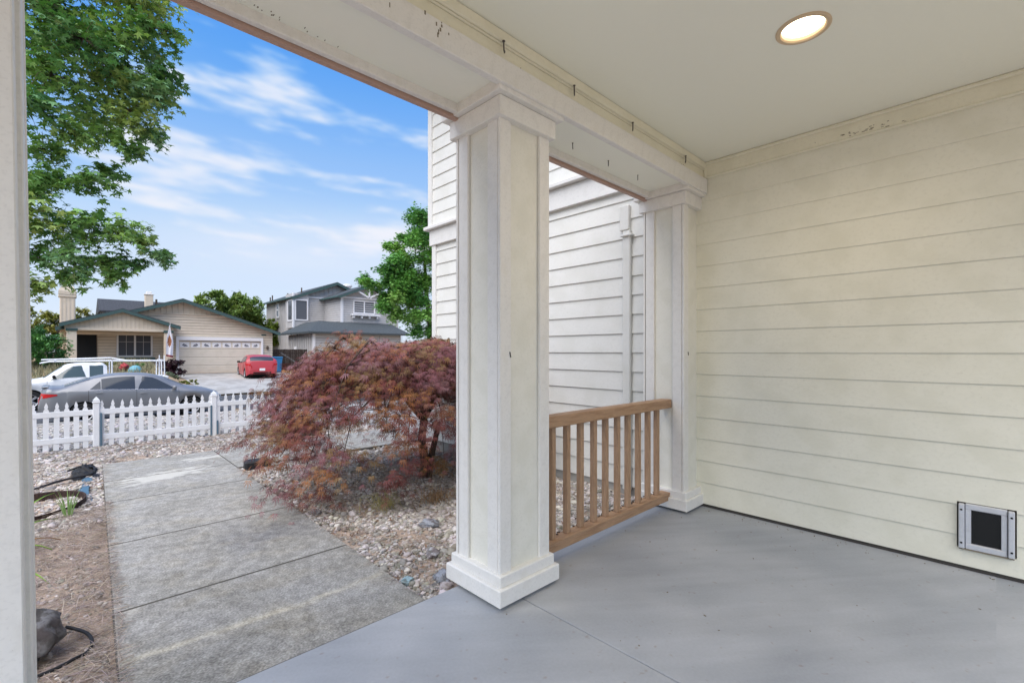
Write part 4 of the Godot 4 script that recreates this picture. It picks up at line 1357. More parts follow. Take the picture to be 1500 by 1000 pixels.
func build_maple() -> void:
	rng.seed = 110
	var base := Vector3(2.86, -0.12, -4.40)
	var o := thing("japanese_maple", "weeping red laceleaf maple spreading beside the walkway", "tree", base)
	var wood := Geo.new()
	var trunk := [Vector3(0, 0, 0), Vector3(0.02, 0.2, 0.01), Vector3(-0.02, 0.45, 0.0), Vector3(0.03, 0.7, -0.02)]
	wood.tube(trunk, [0.062, 0.05, 0.045, 0.04], 9)
	wood.tube([Vector3(0.05, 0, 0.02), Vector3(0.10, 0.3, 0.03), Vector3(0.2, 0.62, 0.02)], [0.045, 0.034, 0.028], 8)
	var xf := []
	var cols := []
	var pal := [Color(0.20, 0.055, 0.05), Color(0.25, 0.08, 0.05), Color(0.19, 0.07, 0.085), Color(0.27, 0.14, 0.155), Color(0.32, 0.14, 0.045), Color(0.12, 0.035, 0.03), Color(0.22, 0.14, 0.05), Color(0.15, 0.045, 0.04)]
	var inner := [Color(0.23, 0.17, 0.05), Color(0.16, 0.19, 0.05), Color(0.28, 0.14, 0.05)]
	var pads := []
	var nl := 30
	for i in nl:
		var az := TAU * (i + rng.randf_range(-0.3, 0.3)) / nl
		var dir := Vector3(cos(az), 0, sin(az))
		# reach of the crown in this direction: longest towards the walkway and the road, short at the wall
		var reach := 0.95 + 0.42 * maxf(0.0, -dir.x * 0.95 - dir.z * 0.1) + 0.25 * maxf(0.0, -dir.z) - 0.12 * maxf(0.0, dir.z)
		if dir.x > 0.4: reach = minf(reach, 0.82 / dir.x)
		var R := reach * rng.randf_range(0.9, 1.12)
		var flatk := smoothstep(0.2, 0.8, -dir.x)
		var top := rng.randf_range(1.32, 1.58)
		var low := rng.randf_range(0.85, 1.05)
		if dir.x < -0.6: low = rng.randf_range(0.5, 0.8)
		if dir.z > 0.35: low = rng.randf_range(0.72, 1.0)
		var a := Vector3(0.03, 0.62 + rng.randf() * 0.1, -0.02)
		var pth := [a, a + dir * R * 0.22 + Vector3(0, (top - a.y) * 0.62, 0), dir * R * lerpf(0.52, 0.64, flatk) + Vector3(0, top, 0), dir * R * lerpf(0.83, 0.93, flatk) + Vector3(0, lerpf(top, low, lerpf(0.36, 0.3, flatk)), 0), dir * R + Vector3(0, low, 0)]
		for k in range(1, 5): pth[k] += Vector3(rng.randfn(), 0, rng.randfn()) * 0.06
		wood.tube(pth, [0.024, 0.018, 0.012, 0.007, 0.003], 5, false)
		for k in 9:
			var u := 0.3 + 0.7 * k / 8.0
			var f := u * 4.0
			var s := mini(int(f), 3)
			var p: Vector3 = (pth[s] as Vector3).lerp(pth[s + 1], f - s)
			var side := Vector3(-dir.z, 0, dir.x)
			for t in 2:
				var off := side * rng.randf_range(-0.34, 0.34) * (0.5 + u) + Vector3(0, rng.randf_range(-0.09, 0.07), 0) + dir * rng.randf_range(-0.08, 0.1)
				var c := p + off
				wood.tube([p, p.lerp(c, 0.6) + Vector3(0, 0.04, 0), c], [0.005, 0.004, 0.002], 3, false)
				pads.append([c, dir, rng.randf_range(0.13, 0.21), u])
	# a few long hanging sprays at the left and front
	for h in [[-1.42, 0.36, 0.35], [-1.25, 0.30, 0.62], [-0.75, 0.36, 0.9], [-1.5, 0.5, 0.05], [-0.25, 0.40, 0.75], [-1.32, 0.6, -0.15]]:
		var c := Vector3(h[0], h[1], h[2])
		wood.tube([Vector3(c.x * 0.5, 1.1, c.z * 0.5), Vector3(c.x * 0.85, 0.85, c.z * 0.85), c], [0.009, 0.006, 0.003], 4, false)
		for t in 3: pads.append([c + Vector3(rng.randfn() * 0.1, t * 0.16 - 0.04, rng.randfn() * 0.1), Vector3(c.x, 0, c.z).normalized(), 0.16, 0.9])
	# upright tufts on top
	for k in 14:
		var c := Vector3(rng.randf_range(-1.0, 0.75), rng.randf_range(1.45, 1.62), rng.randf_range(-0.9, 0.5))
		wood.tube([c - Vector3(0, 0.3, 0), c], [0.004, 0.002], 3, false)
		pads.append([c - Vector3(0, 0.1, 0), Vector3(rng.randfn(), 0, rng.randfn()).normalized(), 0.09, 0.5])
	for pd in pads:
		var tone: Color = pal[rng.randi() % pal.size()]
		var c: Vector3 = pd[0]
		if pd[3] < 0.55 and c.y < 1.1 or (c.y < 0.75 and Vector2(c.x, c.z).length() < 0.75): tone = inner[rng.randi() % inner.size()]
		var dir: Vector3 = pd[1]
		for k in int(420.0 * pd[2]):
			var q: Vector3 = Vector3(rng.randfn(), rng.randfn() * 0.35, rng.randfn()) * pd[2] * 0.62
			q.y -= 0.35 * q.length() * q.length() / pd[2]
			var out: Vector3 = (q * 1.2 + dir * pd[2] * 0.9)
			var yaw := atan2(out.x, out.z) + rng.randfn() * 0.5
			var s := 0.062 * rng.randf_range(0.65, 1.25)
			var b := Basis.from_euler(Vector3(rng.randf_range(0.25, 1.15), yaw, rng.randfn() * 0.3)).scaled_local(Vector3.ONE * s)
			xf.append(Transform3D(b, c + q))
			var cc := tone.lerp(pal[rng.randi() % pal.size()], rng.randf() * 0.35)
			var w := rng.randf_range(0.75, 1.3)
			cols.append(Color(cc.r * w, cc.g * w, cc.b * w))
	mi("trunk", wood, M.maplebark, o)
	multi("crown", lace_leaf(), M.redleaf, xf, cols, o)
	# fallen red leaves and stems under it are part of the litter


func smooth_path(p: Array, n: int) -> Array:
	var out := []
	for i in p.size() - 1:
		var a: Vector3 = p[maxi(i - 1, 0)]; var b: Vector3 = p[i]; var c: Vector3 = p[i + 1]; var d: Vector3 = p[mini(i + 2, p.size() - 1)]
		for k in n: out.append(b.cubic_interpolate(c, a, d, k / float(n)))
	out.append(p[p.size() - 1])
	return out


func flat(n: int, r: float) -> Array:
	var a := []
	for i in n: a.append(r)
	return a


# ---------------------------------------------------------------- things in the front yard
func build_yard() -> void:
	# picket fence
	var Z := -10.2
	var fe := thing("picket_fence", "white picket fence between the front yard and the road", "fence", Vector3(0, 0, Z))
	var hw := 0.0325
	var outline := PackedVector2Array([Vector2(-hw, -0.25), Vector2(hw, -0.25), Vector2(hw, 0.36), Vector2(hw * 0.9, 0.385), Vector2(hw * 0.45, 0.405), Vector2(hw * 0.62, 0.425), Vector2(hw * 0.66, 0.44), Vector2(hw * 0.35, 0.475), Vector2(0, 0.505), Vector2(-hw * 0.35, 0.475), Vector2(-hw * 0.66, 0.44), Vector2(-hw * 0.62, 0.425), Vector2(-hw * 0.45, 0.405), Vector2(-hw * 0.9, 0.385), Vector2(-hw, 0.36)])
	var pg := Geo.new()
	pg.prism(outline, Vector3(0, 0, -0.011), Vector3.RIGHT, Vector3.UP, Vector3(0, 0, 0.022))
	var pm := pg.mesh()
	rng.seed = 31
	for x in [-2.16, -2.03, -1.9, -1.77, -1.64, -1.51, -1.38, -1.12, -0.99, -0.86, -0.735, -0.605, -0.475, -0.347, -0.217, -0.099, 0.017, 0.13, 0.237]:
		var p := mi("picket", pm, M.picket, fe)
		p.position = Vector3(x, rng.randf_range(-0.006, 0.006), 0.0)
		p.rotation.z = rng.randfn() * 0.011
	for i in 13:
		var p := mi("picket", pm, M.picket, fe)
		p.position = Vector3(0.432 + i * 0.1275, 0.004 * sin(i * 2.0), 0.0)
		p.rotation.z = rng.randfn() * 0.011
	for i in 13:
		var p := mi("picket", pm, M.picket, fe)
		p.position = Vector3(2.085 + i * 0.128, 0.004 * cos(i * 2.0), 0.0)
	for seg in [[-2.3, -1.30], [-1.26, 0.33], [0.40, 1.98], [2.05, 3.66]]:
		for y in [0.315, -0.10]:
			mi("rail", boxm(Vector3((seg[0] + seg[1]) * 0.5, y, 0.0), Vector3(seg[1] - seg[0], 0.088, 0.036), 0.004), M.picket, fe)
	for x in [-1.28, 0.366, 2.015, 3.70]:
		var po := mi("post", boxm(Vector3(x, 0.095, 0.0), Vector3(0.082, 0.75, 0.082), 0.006), M.picket, fe)
		var cg := Geo.new()
		cg.box(Vector3(x, 0.475, 0), Vector3(0.1, 0.022, 0.1), 0.005)
		var sp := [Vector3(x - 0.04, 0.486, -0.04), Vector3(x + 0.04, 0.486, -0.04), Vector3(x + 0.04, 0.486, 0.04), Vector3(x - 0.04, 0.486, 0.04)]
		var mid := [Vector3(x - 0.042, 0.51, -0.042), Vector3(x + 0.042, 0.51, -0.042), Vector3(x + 0.042, 0.51, 0.042), Vector3(x - 0.042, 0.51, 0.042)]
		for k in 4:
			var n: Vector3 = (sp[k] + sp[(k + 1) % 4]) * 0.5 - Vector3(x, 0.486, 0)
			cg.quad(sp[k], sp[(k + 1) % 4], mid[(k + 1) % 4], mid[k], n)
			cg.tri(mid[k], mid[(k + 1) % 4], Vector3(x, 0.57, 0), n + Vector3(0, 0.02, 0))
		mi("post_cap", cg, M.picket, po)
	for x in [0.425, 1.968]:
		mi("metal_stake", boxm(Vector3(x, 0.02, 0.045), Vector3(0.028, 0.56, 0.02), 0.003), M.postmetal, fe)
	mi("metal_stake", boxm(Vector3(2.07, -0.12, 0.045), Vector3(0.026, 0.26, 0.02), 0.003), M.postmetal, fe)
	# dark block at the bend of the walk
	var bl := Geo.new()
	bl.box(Vector3(0, 0.062, 0), Vector3(0.27, 0.12, 0.17), 0.02)
	var bo := mi("splash_block", bl, M.black)
	bo.position = Vector3(1.665, -0.115, -6.16)
	bo.rotation.y = -0.12
	tag(bo, "dark rectangular block at the bend of the walkway under the maple", "block")
	# planting ring
	var rg := Geo.new()
	rg.lathe([Vector2(0.375, 0.0), Vector2(0.385, 0.105), Vector2(0.398, 0.11), Vector2(0.40, 0.105), Vector2(0.39, 0.0)], Vector3.ZERO, Vector3.UP, 40)
	var ro := mi("planting_ring", rg, M.rust)
	ro.position = Vector3(-0.25, -0.155, -5.86)
	ro.rotation = Vector3(0.03, 0, 0.05)
	tag(ro, "rusty brown planting ring half sunk in the gravel left of the walkway", "garden ring")
	# grass tuft in front of the ring
	rng.seed = 33
	var gt := thing("grass_tuft", "small tuft of thin green grass in front of the rusty ring", "grass tuft", Vector3(0.02, -0.12, -5.42))
	for k in 14:
		var g := Geo.new()
		var a := rng.randf() * TAU
		var d := Vector3(cos(a), 0, sin(a)) * rng.randf_range(0.03, 0.11)
		var h := rng.randf_range(0.12, 0.30)
		var s := Vector3(0.0035, 0, 0.002)
		var b := d * 0.15
		g.quad(b - s, b + s, d * 0.5 + Vector3(0, h * 0.6, 0) + s, d * 0.5 + Vector3(0, h * 0.6, 0) - s, Vector3(0, 0, 1))
		g.tri(d * 0.5 + Vector3(0, h * 0.6, 0) - s, d * 0.5 + Vector3(0, h * 0.6, 0) + s, d + Vector3(0, h, 0), Vector3(0, 0, 1))
		mi("blade", g, mat(lin(0.16, 0.26, 0.08), 0.6) if k == 0 else (gt.get_child(0) as MeshInstance3D).material_override, gt)
	# strap leaved plant behind the porch post
	var sl := thing("strap_leaf_plant", "green strap leaved plant whose leaf tips poke out beside the porch post", "plant", Vector3(-0.42, -0.08, -4.3))
	var lm := mat(lin(0.17, 0.30, 0.03), 0.45)
	var dm := mat(lin(0.46, 0.27, 0.12), 0.8)
	for t in [[0.36, 0.24, -0.9, 0], [0.38, 0.12, -0.55, 0], [0.36, 0.1, 0.12, 0], [0.36, -0.02, 0.42, 0], [0.40, 0.0, -0.4, 1], [-0.3, 0.3, 0.2, 0], [-0.25, 0.25, -0.3, 0], [0.05, 0.36, 0.4, 0]]:
		var g := Geo.new()
		var tip := Vector3(t[0], t[1] + 0.02, t[2])
		var sd := Vector3(-tip.z, 0, tip.x).normalized() * 0.016
		var rows := []
		for k in 8:
			var u := k / 7.0
			var p := tip * u
			p.y = tip.y * u + 0.9 * u * (1.0 - u) * 0.45
			var w := sd * (1.0 - u * u * 0.95)
			rows.append([p - w, p + Vector3(0, -0.006, 0), p + w])
		g.sheet(rows, Vector3(0, -5, 0))
		mi("leaf", g, dm if t[3] == 1 else lm, sl)
	# boulder
	var rk := mi("boulder", blob_mesh(8, 0.95, 0.42, 3), M.stone)
	rk.scale = Vector3(0.165, 0.125, 0.17)
	rk.position = Vector3(-0.20, 0.02, -2.98)
	tag(rk, "mottled grey boulder in the straw bed beside the porch post", "rock")
	# black tubing
	var hz := Geo.new()
	hz.tube(smooth_path([Vector3(0.0, -0.03, -3.12), Vector3(0.035, -0.045, -3.1), Vector3(0.075, -0.048, -3.02), Vector3(0.09, -0.05, -2.93), Vector3(0.075, -0.05, -2.84), Vector3(0.03, -0.03, -2.77), Vector3(-0.04, -0.028, -2.73), Vector3(-0.2, -0.03, -2.70)], 6), flat(43, 0.0075), 8)
	tag(mi("drip_hose", hz, M.black), "black drip hose curving round the boulder beside the walkway", "hose")
	hz = Geo.new()
	hz.tube(smooth_path([Vector3(-0.25, -0.10, -6.75), Vector3(-0.05, -0.085, -6.95), Vector3(0.1, -0.075, -7.0), Vector3(0.21, -0.07, -7.05), Vector3(0.25, -0.06, -7.35)], 6), flat(25, 0.012), 8)
	hz.tube([Vector3(0.02, -0.09, -7.5), Vector3(0.14, -0.06, -7.55), Vector3(0.24, -0.05, -7.5)], [0.011, 0.011, 0.011], 8)
	tag(mi("drip_hose", hz, M.black), "black hose end lying on the gravel near the far left corner of the walkway", "hose")
	# crumpled weed barrier
	rng.seed = 35
	var f := fnoise(71, 3.0, 3)
	var rows := []
	for i in 16:
		var r := []
		for j in 12:
			var u := i / 15.0
			var v := j / 11.0
			var x := 0.06 + 0.22 * v + 0.05 * f.get_noise_2d(u * 3, v * 3)
			var z := -7.62 + 0.62 * u + 0.05 * f.get_noise_2d(u * 3 + 9, v * 3)
			var e := sin(PI * u) * sin(PI * v)
			r.append(Vector3(x, -0.125 + 0.02 + absf(f.get_noise_2d(i * 0.5, j * 0.55)) * 0.13 * e + 0.05 * e, z))
		rows.append(r)
	var wg := Geo.new()
	wg.sheet(rows, Vector3(0.2, -5, -7.3))
	tag(mi("weed_cloth", wg, M.black), "crumpled black weed cloth at the far left corner of the walkway", "cloth")
	wg = Geo.new()
	rows = []
	for i in 14:
		var u := i / 13.0
		var z := -7.0 + 1.25 * u
		var r := []
		for j in 5:
			r.append(Vector3(xl(z) - 0.10 - 0.02 * j + 0.015 * sin(u * 9.0), yard_y(z) + 0.012 + 0.012 * sin(u * 17.0 + j), z))
		rows.append(r)
	wg.sheet(rows, Vector3(0.2, -5, -6.5))
	tag(mi("plastic_edging", wg, M.blueplastic), "strip of blue grey plastic edging along the left side of the walkway", "edging")
	var em := Geo.new()
	em.lathe([Vector2(0.0, 0.02), Vector2(0.03, 0.018), Vector2(0.042, 0.0)], Vector3.ZERO, Vector3.UP, 14)
	var eo := mi("drip_emitter", em, M.black)
	eo.position = Vector3(0.12, -0.09, -5.05)
	tag(eo, "small black irrigation head in the straw between the ring and the walkway", "sprinkler")
	# dry brown stems under the maple
	rng.seed = 37
	for t in [[2.45, -3.55, "clump of dry brown stems under the front of the maple"], [2.02, -3.72, "withered yellowish tuft beside the flat stone in front of the maple"]]:
		var dt := thing("dry_tuft", t[2], "dry plant", Vector3(t[0], -0.07, t[1]))
		var dg := Geo.new()
		for k in 90:
			var a := rng.randf() * TAU
			var L := rng.randf_range(0.06, 0.22)
			var d := Vector3(cos(a), 0, sin(a)) * L * rng.randf_range(0.4, 1.0)
			var b := Vector3(rng.randfn(), 0, rng.randfn()) * 0.06
			dg.tube([b, b + d * 0.5 + Vector3(0, L * 0.55, 0), b + d + Vector3(0, L * rng.randf_range(0.2, 0.7), 0)], [0.0025, 0.002, 0.001], 3, false)
		mi("stems", dg, mat(lin(0.34, 0.22, 0.12), 0.9) if t[0] > 2.2 else mat(lin(0.36, 0.32, 0.14), 0.9), dt).set_meta("kind", "stuff")
	# larger stones by the walk
	var ms := [blob_mesh(41, 0.62, 0.5, 2), blob_mesh(42, 0.7, 0.6, 2), blob_mesh(43, 0.5, 0.5, 2)]
	var st := [[1.46, -2.42, 0.042, "blue grey rounded stone at the walkway edge nearest the porch", lin(0.35, 0.5, 0.55)], [1.62, -2.28, 0.05, "dark grey stone tucked beside the foot of the first column", lin(0.3, 0.32, 0.36)],
		[2.02, -3.02, 0.06, "flat dark grey stone in the gravel in front of the maple", lin(0.32, 0.34, 0.38)], [1.78, -2.62, 0.045, "grey stone midway between the maple and the first column", lin(0.4, 0.4, 0.42)], [1.50, -4.85, 0.055, "reddish brown stone against the right edge of the walkway", lin(0.3, 0.24, 0.22)],
		[3.02, -3.95, 0.06, "tan stone by the maple trunk", lin(0.55, 0.48, 0.42)], [1.52, -3.95, 0.04, "small dark stone on the walkway edge beside the second joint", lin(0.26, 0.25, 0.26)]]
	for i in st.size():
		var s = st[i]
		var so := mi(numbered("stone"), ms[i % 3], mat(lin(0.3, 0.3, 0.3), 0.8))
		var sm: StandardMaterial3D = M.stone.duplicate()
		sm.albedo_color = s[4]
		so.material_override = sm
		so.scale = Vector3(s[2] * 1.25, s[2], s[2])
		so.rotation.y = i * 1.3
		so.position = Vector3(s[0], soil_y(s[0], s[1]) + s[2] * 0.35, s[1])
		tag(so, s[3], "stone")


# ---------------------------------------------------------------- vehicles (own axes: +X is forward, y up from the road)
func car_section(s: Dictionary, x: float) -> Array:
	var top := cv(s.top, x)
	var sh := cv(s.belt, x)
	var w := cv(s.width, x)
	var low: float = s.sill
	for xc in s.axles:
		var d: float = absf(x - xc)
		if d < s.arch: low = maxf(low, s.axle_y + sqrt(s.arch * s.arch - d * d))
	if x > s.nose - 0.25: low = maxf(low, ramp([[s.nose - 0.25, s.sill], [s.nose, s.sill + 0.14]], x))
	if x < s.tail + 0.3: low = maxf(low, ramp([[s.tail, s.sill + 0.16], [s.tail + 0.3, s.sill]], x))
	sh = maxf(sh, low + 0.06)
	top = maxf(top, sh + 0.01)
	var cab := clampf((top - sh - 0.06) / 0.28, 0.0, 1.0)
	var wt := lerpf(w * 0.80, s.roof_w, cab)
	var drop := minf(lerpf(0.03, 0.07, cab), (top - sh) * 0.6)
	return [Vector2(w * 0.94, low), Vector2(w * 0.985, lerpf(low, sh, 0.35)), Vector2(w, lerpf(low, sh, 0.62)), Vector2(w * 0.985, lerpf(low, sh, 0.9)), Vector2(w * 0.945, sh),
		Vector2(lerpf(w * 0.945, wt, 0.55), lerpf(sh, top - drop, 0.6)), Vector2(wt, top - drop), Vector2(wt * 0.86, top - drop * 0.35), Vector2(wt * 0.45, top - drop * 0.06), Vector2(0, top)]


# z of the cabin side at height y
func cabin_z(sec: Array, y: float) -> float:
	for k in range(4, 6):
		if y <= sec[k + 1].y:
			return lerpf(sec[k].x, sec[k + 1].x, clampf((y - sec[k].y) / maxf(sec[k + 1].y - sec[k].y, 0.001), 0, 1))
	return sec[6].x


# a lamp that follows the flank between two stations and two heights, drawn to a point along the car
func lamp_patch(s: Dictionary, xa: float, xb: float, ya: float, yb: float, sd: float) -> Geo:
	var rows := []
	for i in 8:
		var x := lerpf(xa, xb, i / 7.0)
		var sec := car_section(s, x)
		var u := absf((x - (xa if absf(xa) > absf(xb) else xb)) / (xb - xa))
		var mid := lerpf(ya, yb, 0.6)
		var lo := lerpf(ya, mid, u * 0.85)
		var hi := lerpf(yb, mid, u * 0.7)
		hi = minf(hi, sec[6].y)
		var r := []
		for j in 5:
			var y := lerpf(lo, hi, j / 4.0)
			var z: float = sec[6].x
			for k in 6:
				if y >= sec[k].y and y <= sec[k + 1].y: z = lerpf(sec[k].x, sec[k + 1].x, (y - sec[k].y) / maxf(sec[k + 1].y - sec[k].y, 0.001))
			r.append(Vector3(x, y, sd * (z + 0.008)))
		rows.append(r)
	var g := Geo.new()
	g.sheet(rows, Vector3((xa + xb) * 0.5, 0.8, 0))
	return g


func make_car(called: String, label: String, category: String, s: Dictionary, paint: Material, glass: Material) -> Node3D:
	var o := thing(called, label, category)
	var xs := []
	var n := 60
	for i in n + 1: xs.append(lerpf(s.tail, s.nose, i / float(n)))
	for xc in s.axles:
		for k in 9:
			xs.append(xc + s.arch * cos(PI * k / 8.0))
		xs.append(xc + s.arch + 0.002)
		xs.append(xc - s.arch - 0.002)
	xs.sort()
	var rows := []
	for x in xs:
		if x < s.tail or x > s.nose: continue
		var sec := car_section(s, x)
		var r := []
		for k in range(sec.size()): r.append(Vector3(x, sec[k].y, sec[k].x))
		for k in range(sec.size() - 2, -1, -1): r.append(Vector3(x, sec[k].y, -sec[k].x))
		rows.append(r)
	var g := Geo.new()
	g.sheet(rows, Vector3((s.tail + s.nose) * 0.5, 0.3, 0))
	for e in [0, rows.size() - 1]:
		var r: Array = rows[e]
		var hint := Vector3(-1 if e == 0 else 1, 0, 0)
		for k in 9:
			g.quad(r[k], r[k + 1], r[r.size() - 2 - k], r[r.size() - 1 - k], hint)
	mi("body", g, paint, o)
	# floor pan and dark wells
	var ug := boxm(Vector3((s.tail + s.nose) * 0.5, s.sill + 0.20, 0), Vector3(s.nose - s.tail - 0.5, 0.4, s.roof_w * 2.0 + 0.05))
	mi("underbody", ug, M.under, o)
	# side windows
	for sd in [-1.0, 1.0]:
		for wd in s.windows:
			var wr := []
			for i in 9:
				var x := lerpf(wd[0], wd[1], i / 8.0)
				var sec := car_section(s, x)
				var y0: float = sec[4].y + 0.02
				var y1: float = minf(sec[6].y - 0.035, wd[2])
				if wd.size() > 3: y1 = minf(y1, y0 + maxf(0.0, (x - wd[0]) * wd[3]))
				if wd.size() > 4: y1 = minf(y1, y0 + maxf(0.0, (wd[1] - x) * wd[4]))
				y1 = maxf(y1, y0 + 0.002)
				var r := []
				for j in 5:
					var y := lerpf(y0, y1, j / 4.0)
					r.append(Vector3(x, y, sd * (cabin_z(sec, y) + 0.006)))
				wr.append(r)
			var wg := Geo.new()
			wg.sheet(wr, Vector3((wd[0] + wd[1]) * 0.5, 1.1, 0))
			mi("window", wg, glass, o)
		# chrome line along the belt, door seams, handles
		var tr := Geo.new()
		var pth := []
		var rad := []
		for i in 12:
			var x := lerpf(s.windows[0][0], s.windows[-1][1], i / 11.0)
			var sec := car_section(s, x)
			pth.append(Vector3(x, sec[4].y + 0.012, sd * (sec[4].x - 0.002)))
			rad.append(0.010)
		tr.tube(pth, rad, 5)
		mi("belt_trim", tr, s.trim, o)
		for x in s.seams:
			var sg := Geo.new()
			var p2 := []
			var r2 := []
			var sec := car_section(s, x)
			for k in 5:
				p2.append(Vector3(x, sec[k].y, sd * (sec[k].x + 0.001)))
				r2.append(0.004)
			sg.tube(p2, r2, 4)
			mi("door_seam", sg, M.under, o)
		for x in s.handles:
			var sec := car_section(s, x)
			mi("door_handle", boxm(Vector3(x, sec[3].y - 0.02, sd * (sec[3].x + 0.012)), Vector3(0.17, 0.028, 0.03), 0.01), s.handle_mat, o)
		var mp: Vector2 = s.mirror
		var ms := car_section(s, mp.x)
		mi("mirror", boxm(Vector3(mp.x, mp.y, sd * (ms[4].x + 0.07)), Vector3(0.10, 0.12, 0.19), 0.035), s.mirror_mat, o)
		mi("headlight", lamp_patch(s, s.nose - 0.42, s.nose - 0.02, s.head.y - 0.07, s.head.y + 0.05, sd), M.headlight, o)
		if s.has("tail_size"): mi("tail_light", boxm(Vector3(s.tail + s.tailp.x, s.tailp.y, sd * s.tailp.z), s.tail_size, 0.03), M.taillight, o)
		else: mi("tail_light", lamp_patch(s, s.tail + 0.005, s.tail + s.tailp.x, s.tailp.y, s.tailp.z, sd), M.taillight, o)
	# front and rear glass, following the roof's surface
	for gl in s.screens:
		var wr := []
		for i in 7:
			var x := lerpf(gl[0], gl[1], i / 6.0)
			var sec := car_section(s, x)
			var r := []
			for j in 11:
				var u := (j - 5) / 5.0
				var zz: float = sec[6].x * 0.93 * u
				var az := absf(zz)
				var y: float = sec[9].y
				for k in range(6, 9):
					if az <= sec[k].x and az >= sec[k + 1].x: y = lerpf(sec[k + 1].y, sec[k].y, (az - sec[k + 1].x) / maxf(sec[k].x - sec[k + 1].x, 0.001))
				r.append(Vector3(x, y + 0.008, zz))
			wr.append(r)
		var wg := Geo.new()
		wg.sheet(wr, Vector3(0, 0.4, 0))
		mi("windscreen" if gl[0] > 0.0 else "rear_window", wg, glass, o)
	# wheels
	for xc in s.axles:
		for sd in [-1.0, 1.0]:
			var w := s.tyre as float
			var hub := Node3D.new()
			hub.name = "wheel"
			o.add_child(hub, true)
			hub.position = Vector3(xc, s.axle_y, sd * (s.track))
			var t := Geo.new()
			var ax := Vector3(0, 0, sd)
			t.lathe([Vector2(w * 0.62, -0.10), Vector2(w * 0.93, -0.10), Vector2(w, -0.07), Vector2(w, 0.06), Vector2(w * 0.94, 0.10), Vector2(w * 0.66, 0.10), Vector2(w * 0.64, 0.07)], Vector3.ZERO, ax, 28)
			mi("tyre", t, M.rubber, hub)
			var r := Geo.new()
			r.lathe([Vector2(w * 0.66, 0.095), Vector2(w * 0.60, 0.085), Vector2(w * 0.58, 0.03)], Vector3.ZERO, ax, 28)
			r.lathe([Vector2(0.0, 0.075), Vector2(0.06, 0.07), Vector2(0.07, 0.03)], Vector3.ZERO, ax, 12)
			for k in 5:
				var a := TAU * k / 5.0
				r.box(Vector3(cos(a), sin(a), 0) * w * 0.32 + ax * 0.055, Vector3(w * 0.58, 0.075, 0.03), 0.01, Basis(Vector3(0, 0, 1), a))
			mi("rim", r, M.rim, hub)
			var dk := Geo.new()
			dk.lathe([Vector2(0.0, 0.0), Vector2(w * 0.6, 0.0)], Vector3.ZERO, ax, 16)
			mi("brake_disc", dk, M.under, hub)
	return o


func place(o: Node3D, at: Vector3, turn: float) -> void:
	o.position = at
	o.rotation.y = turn


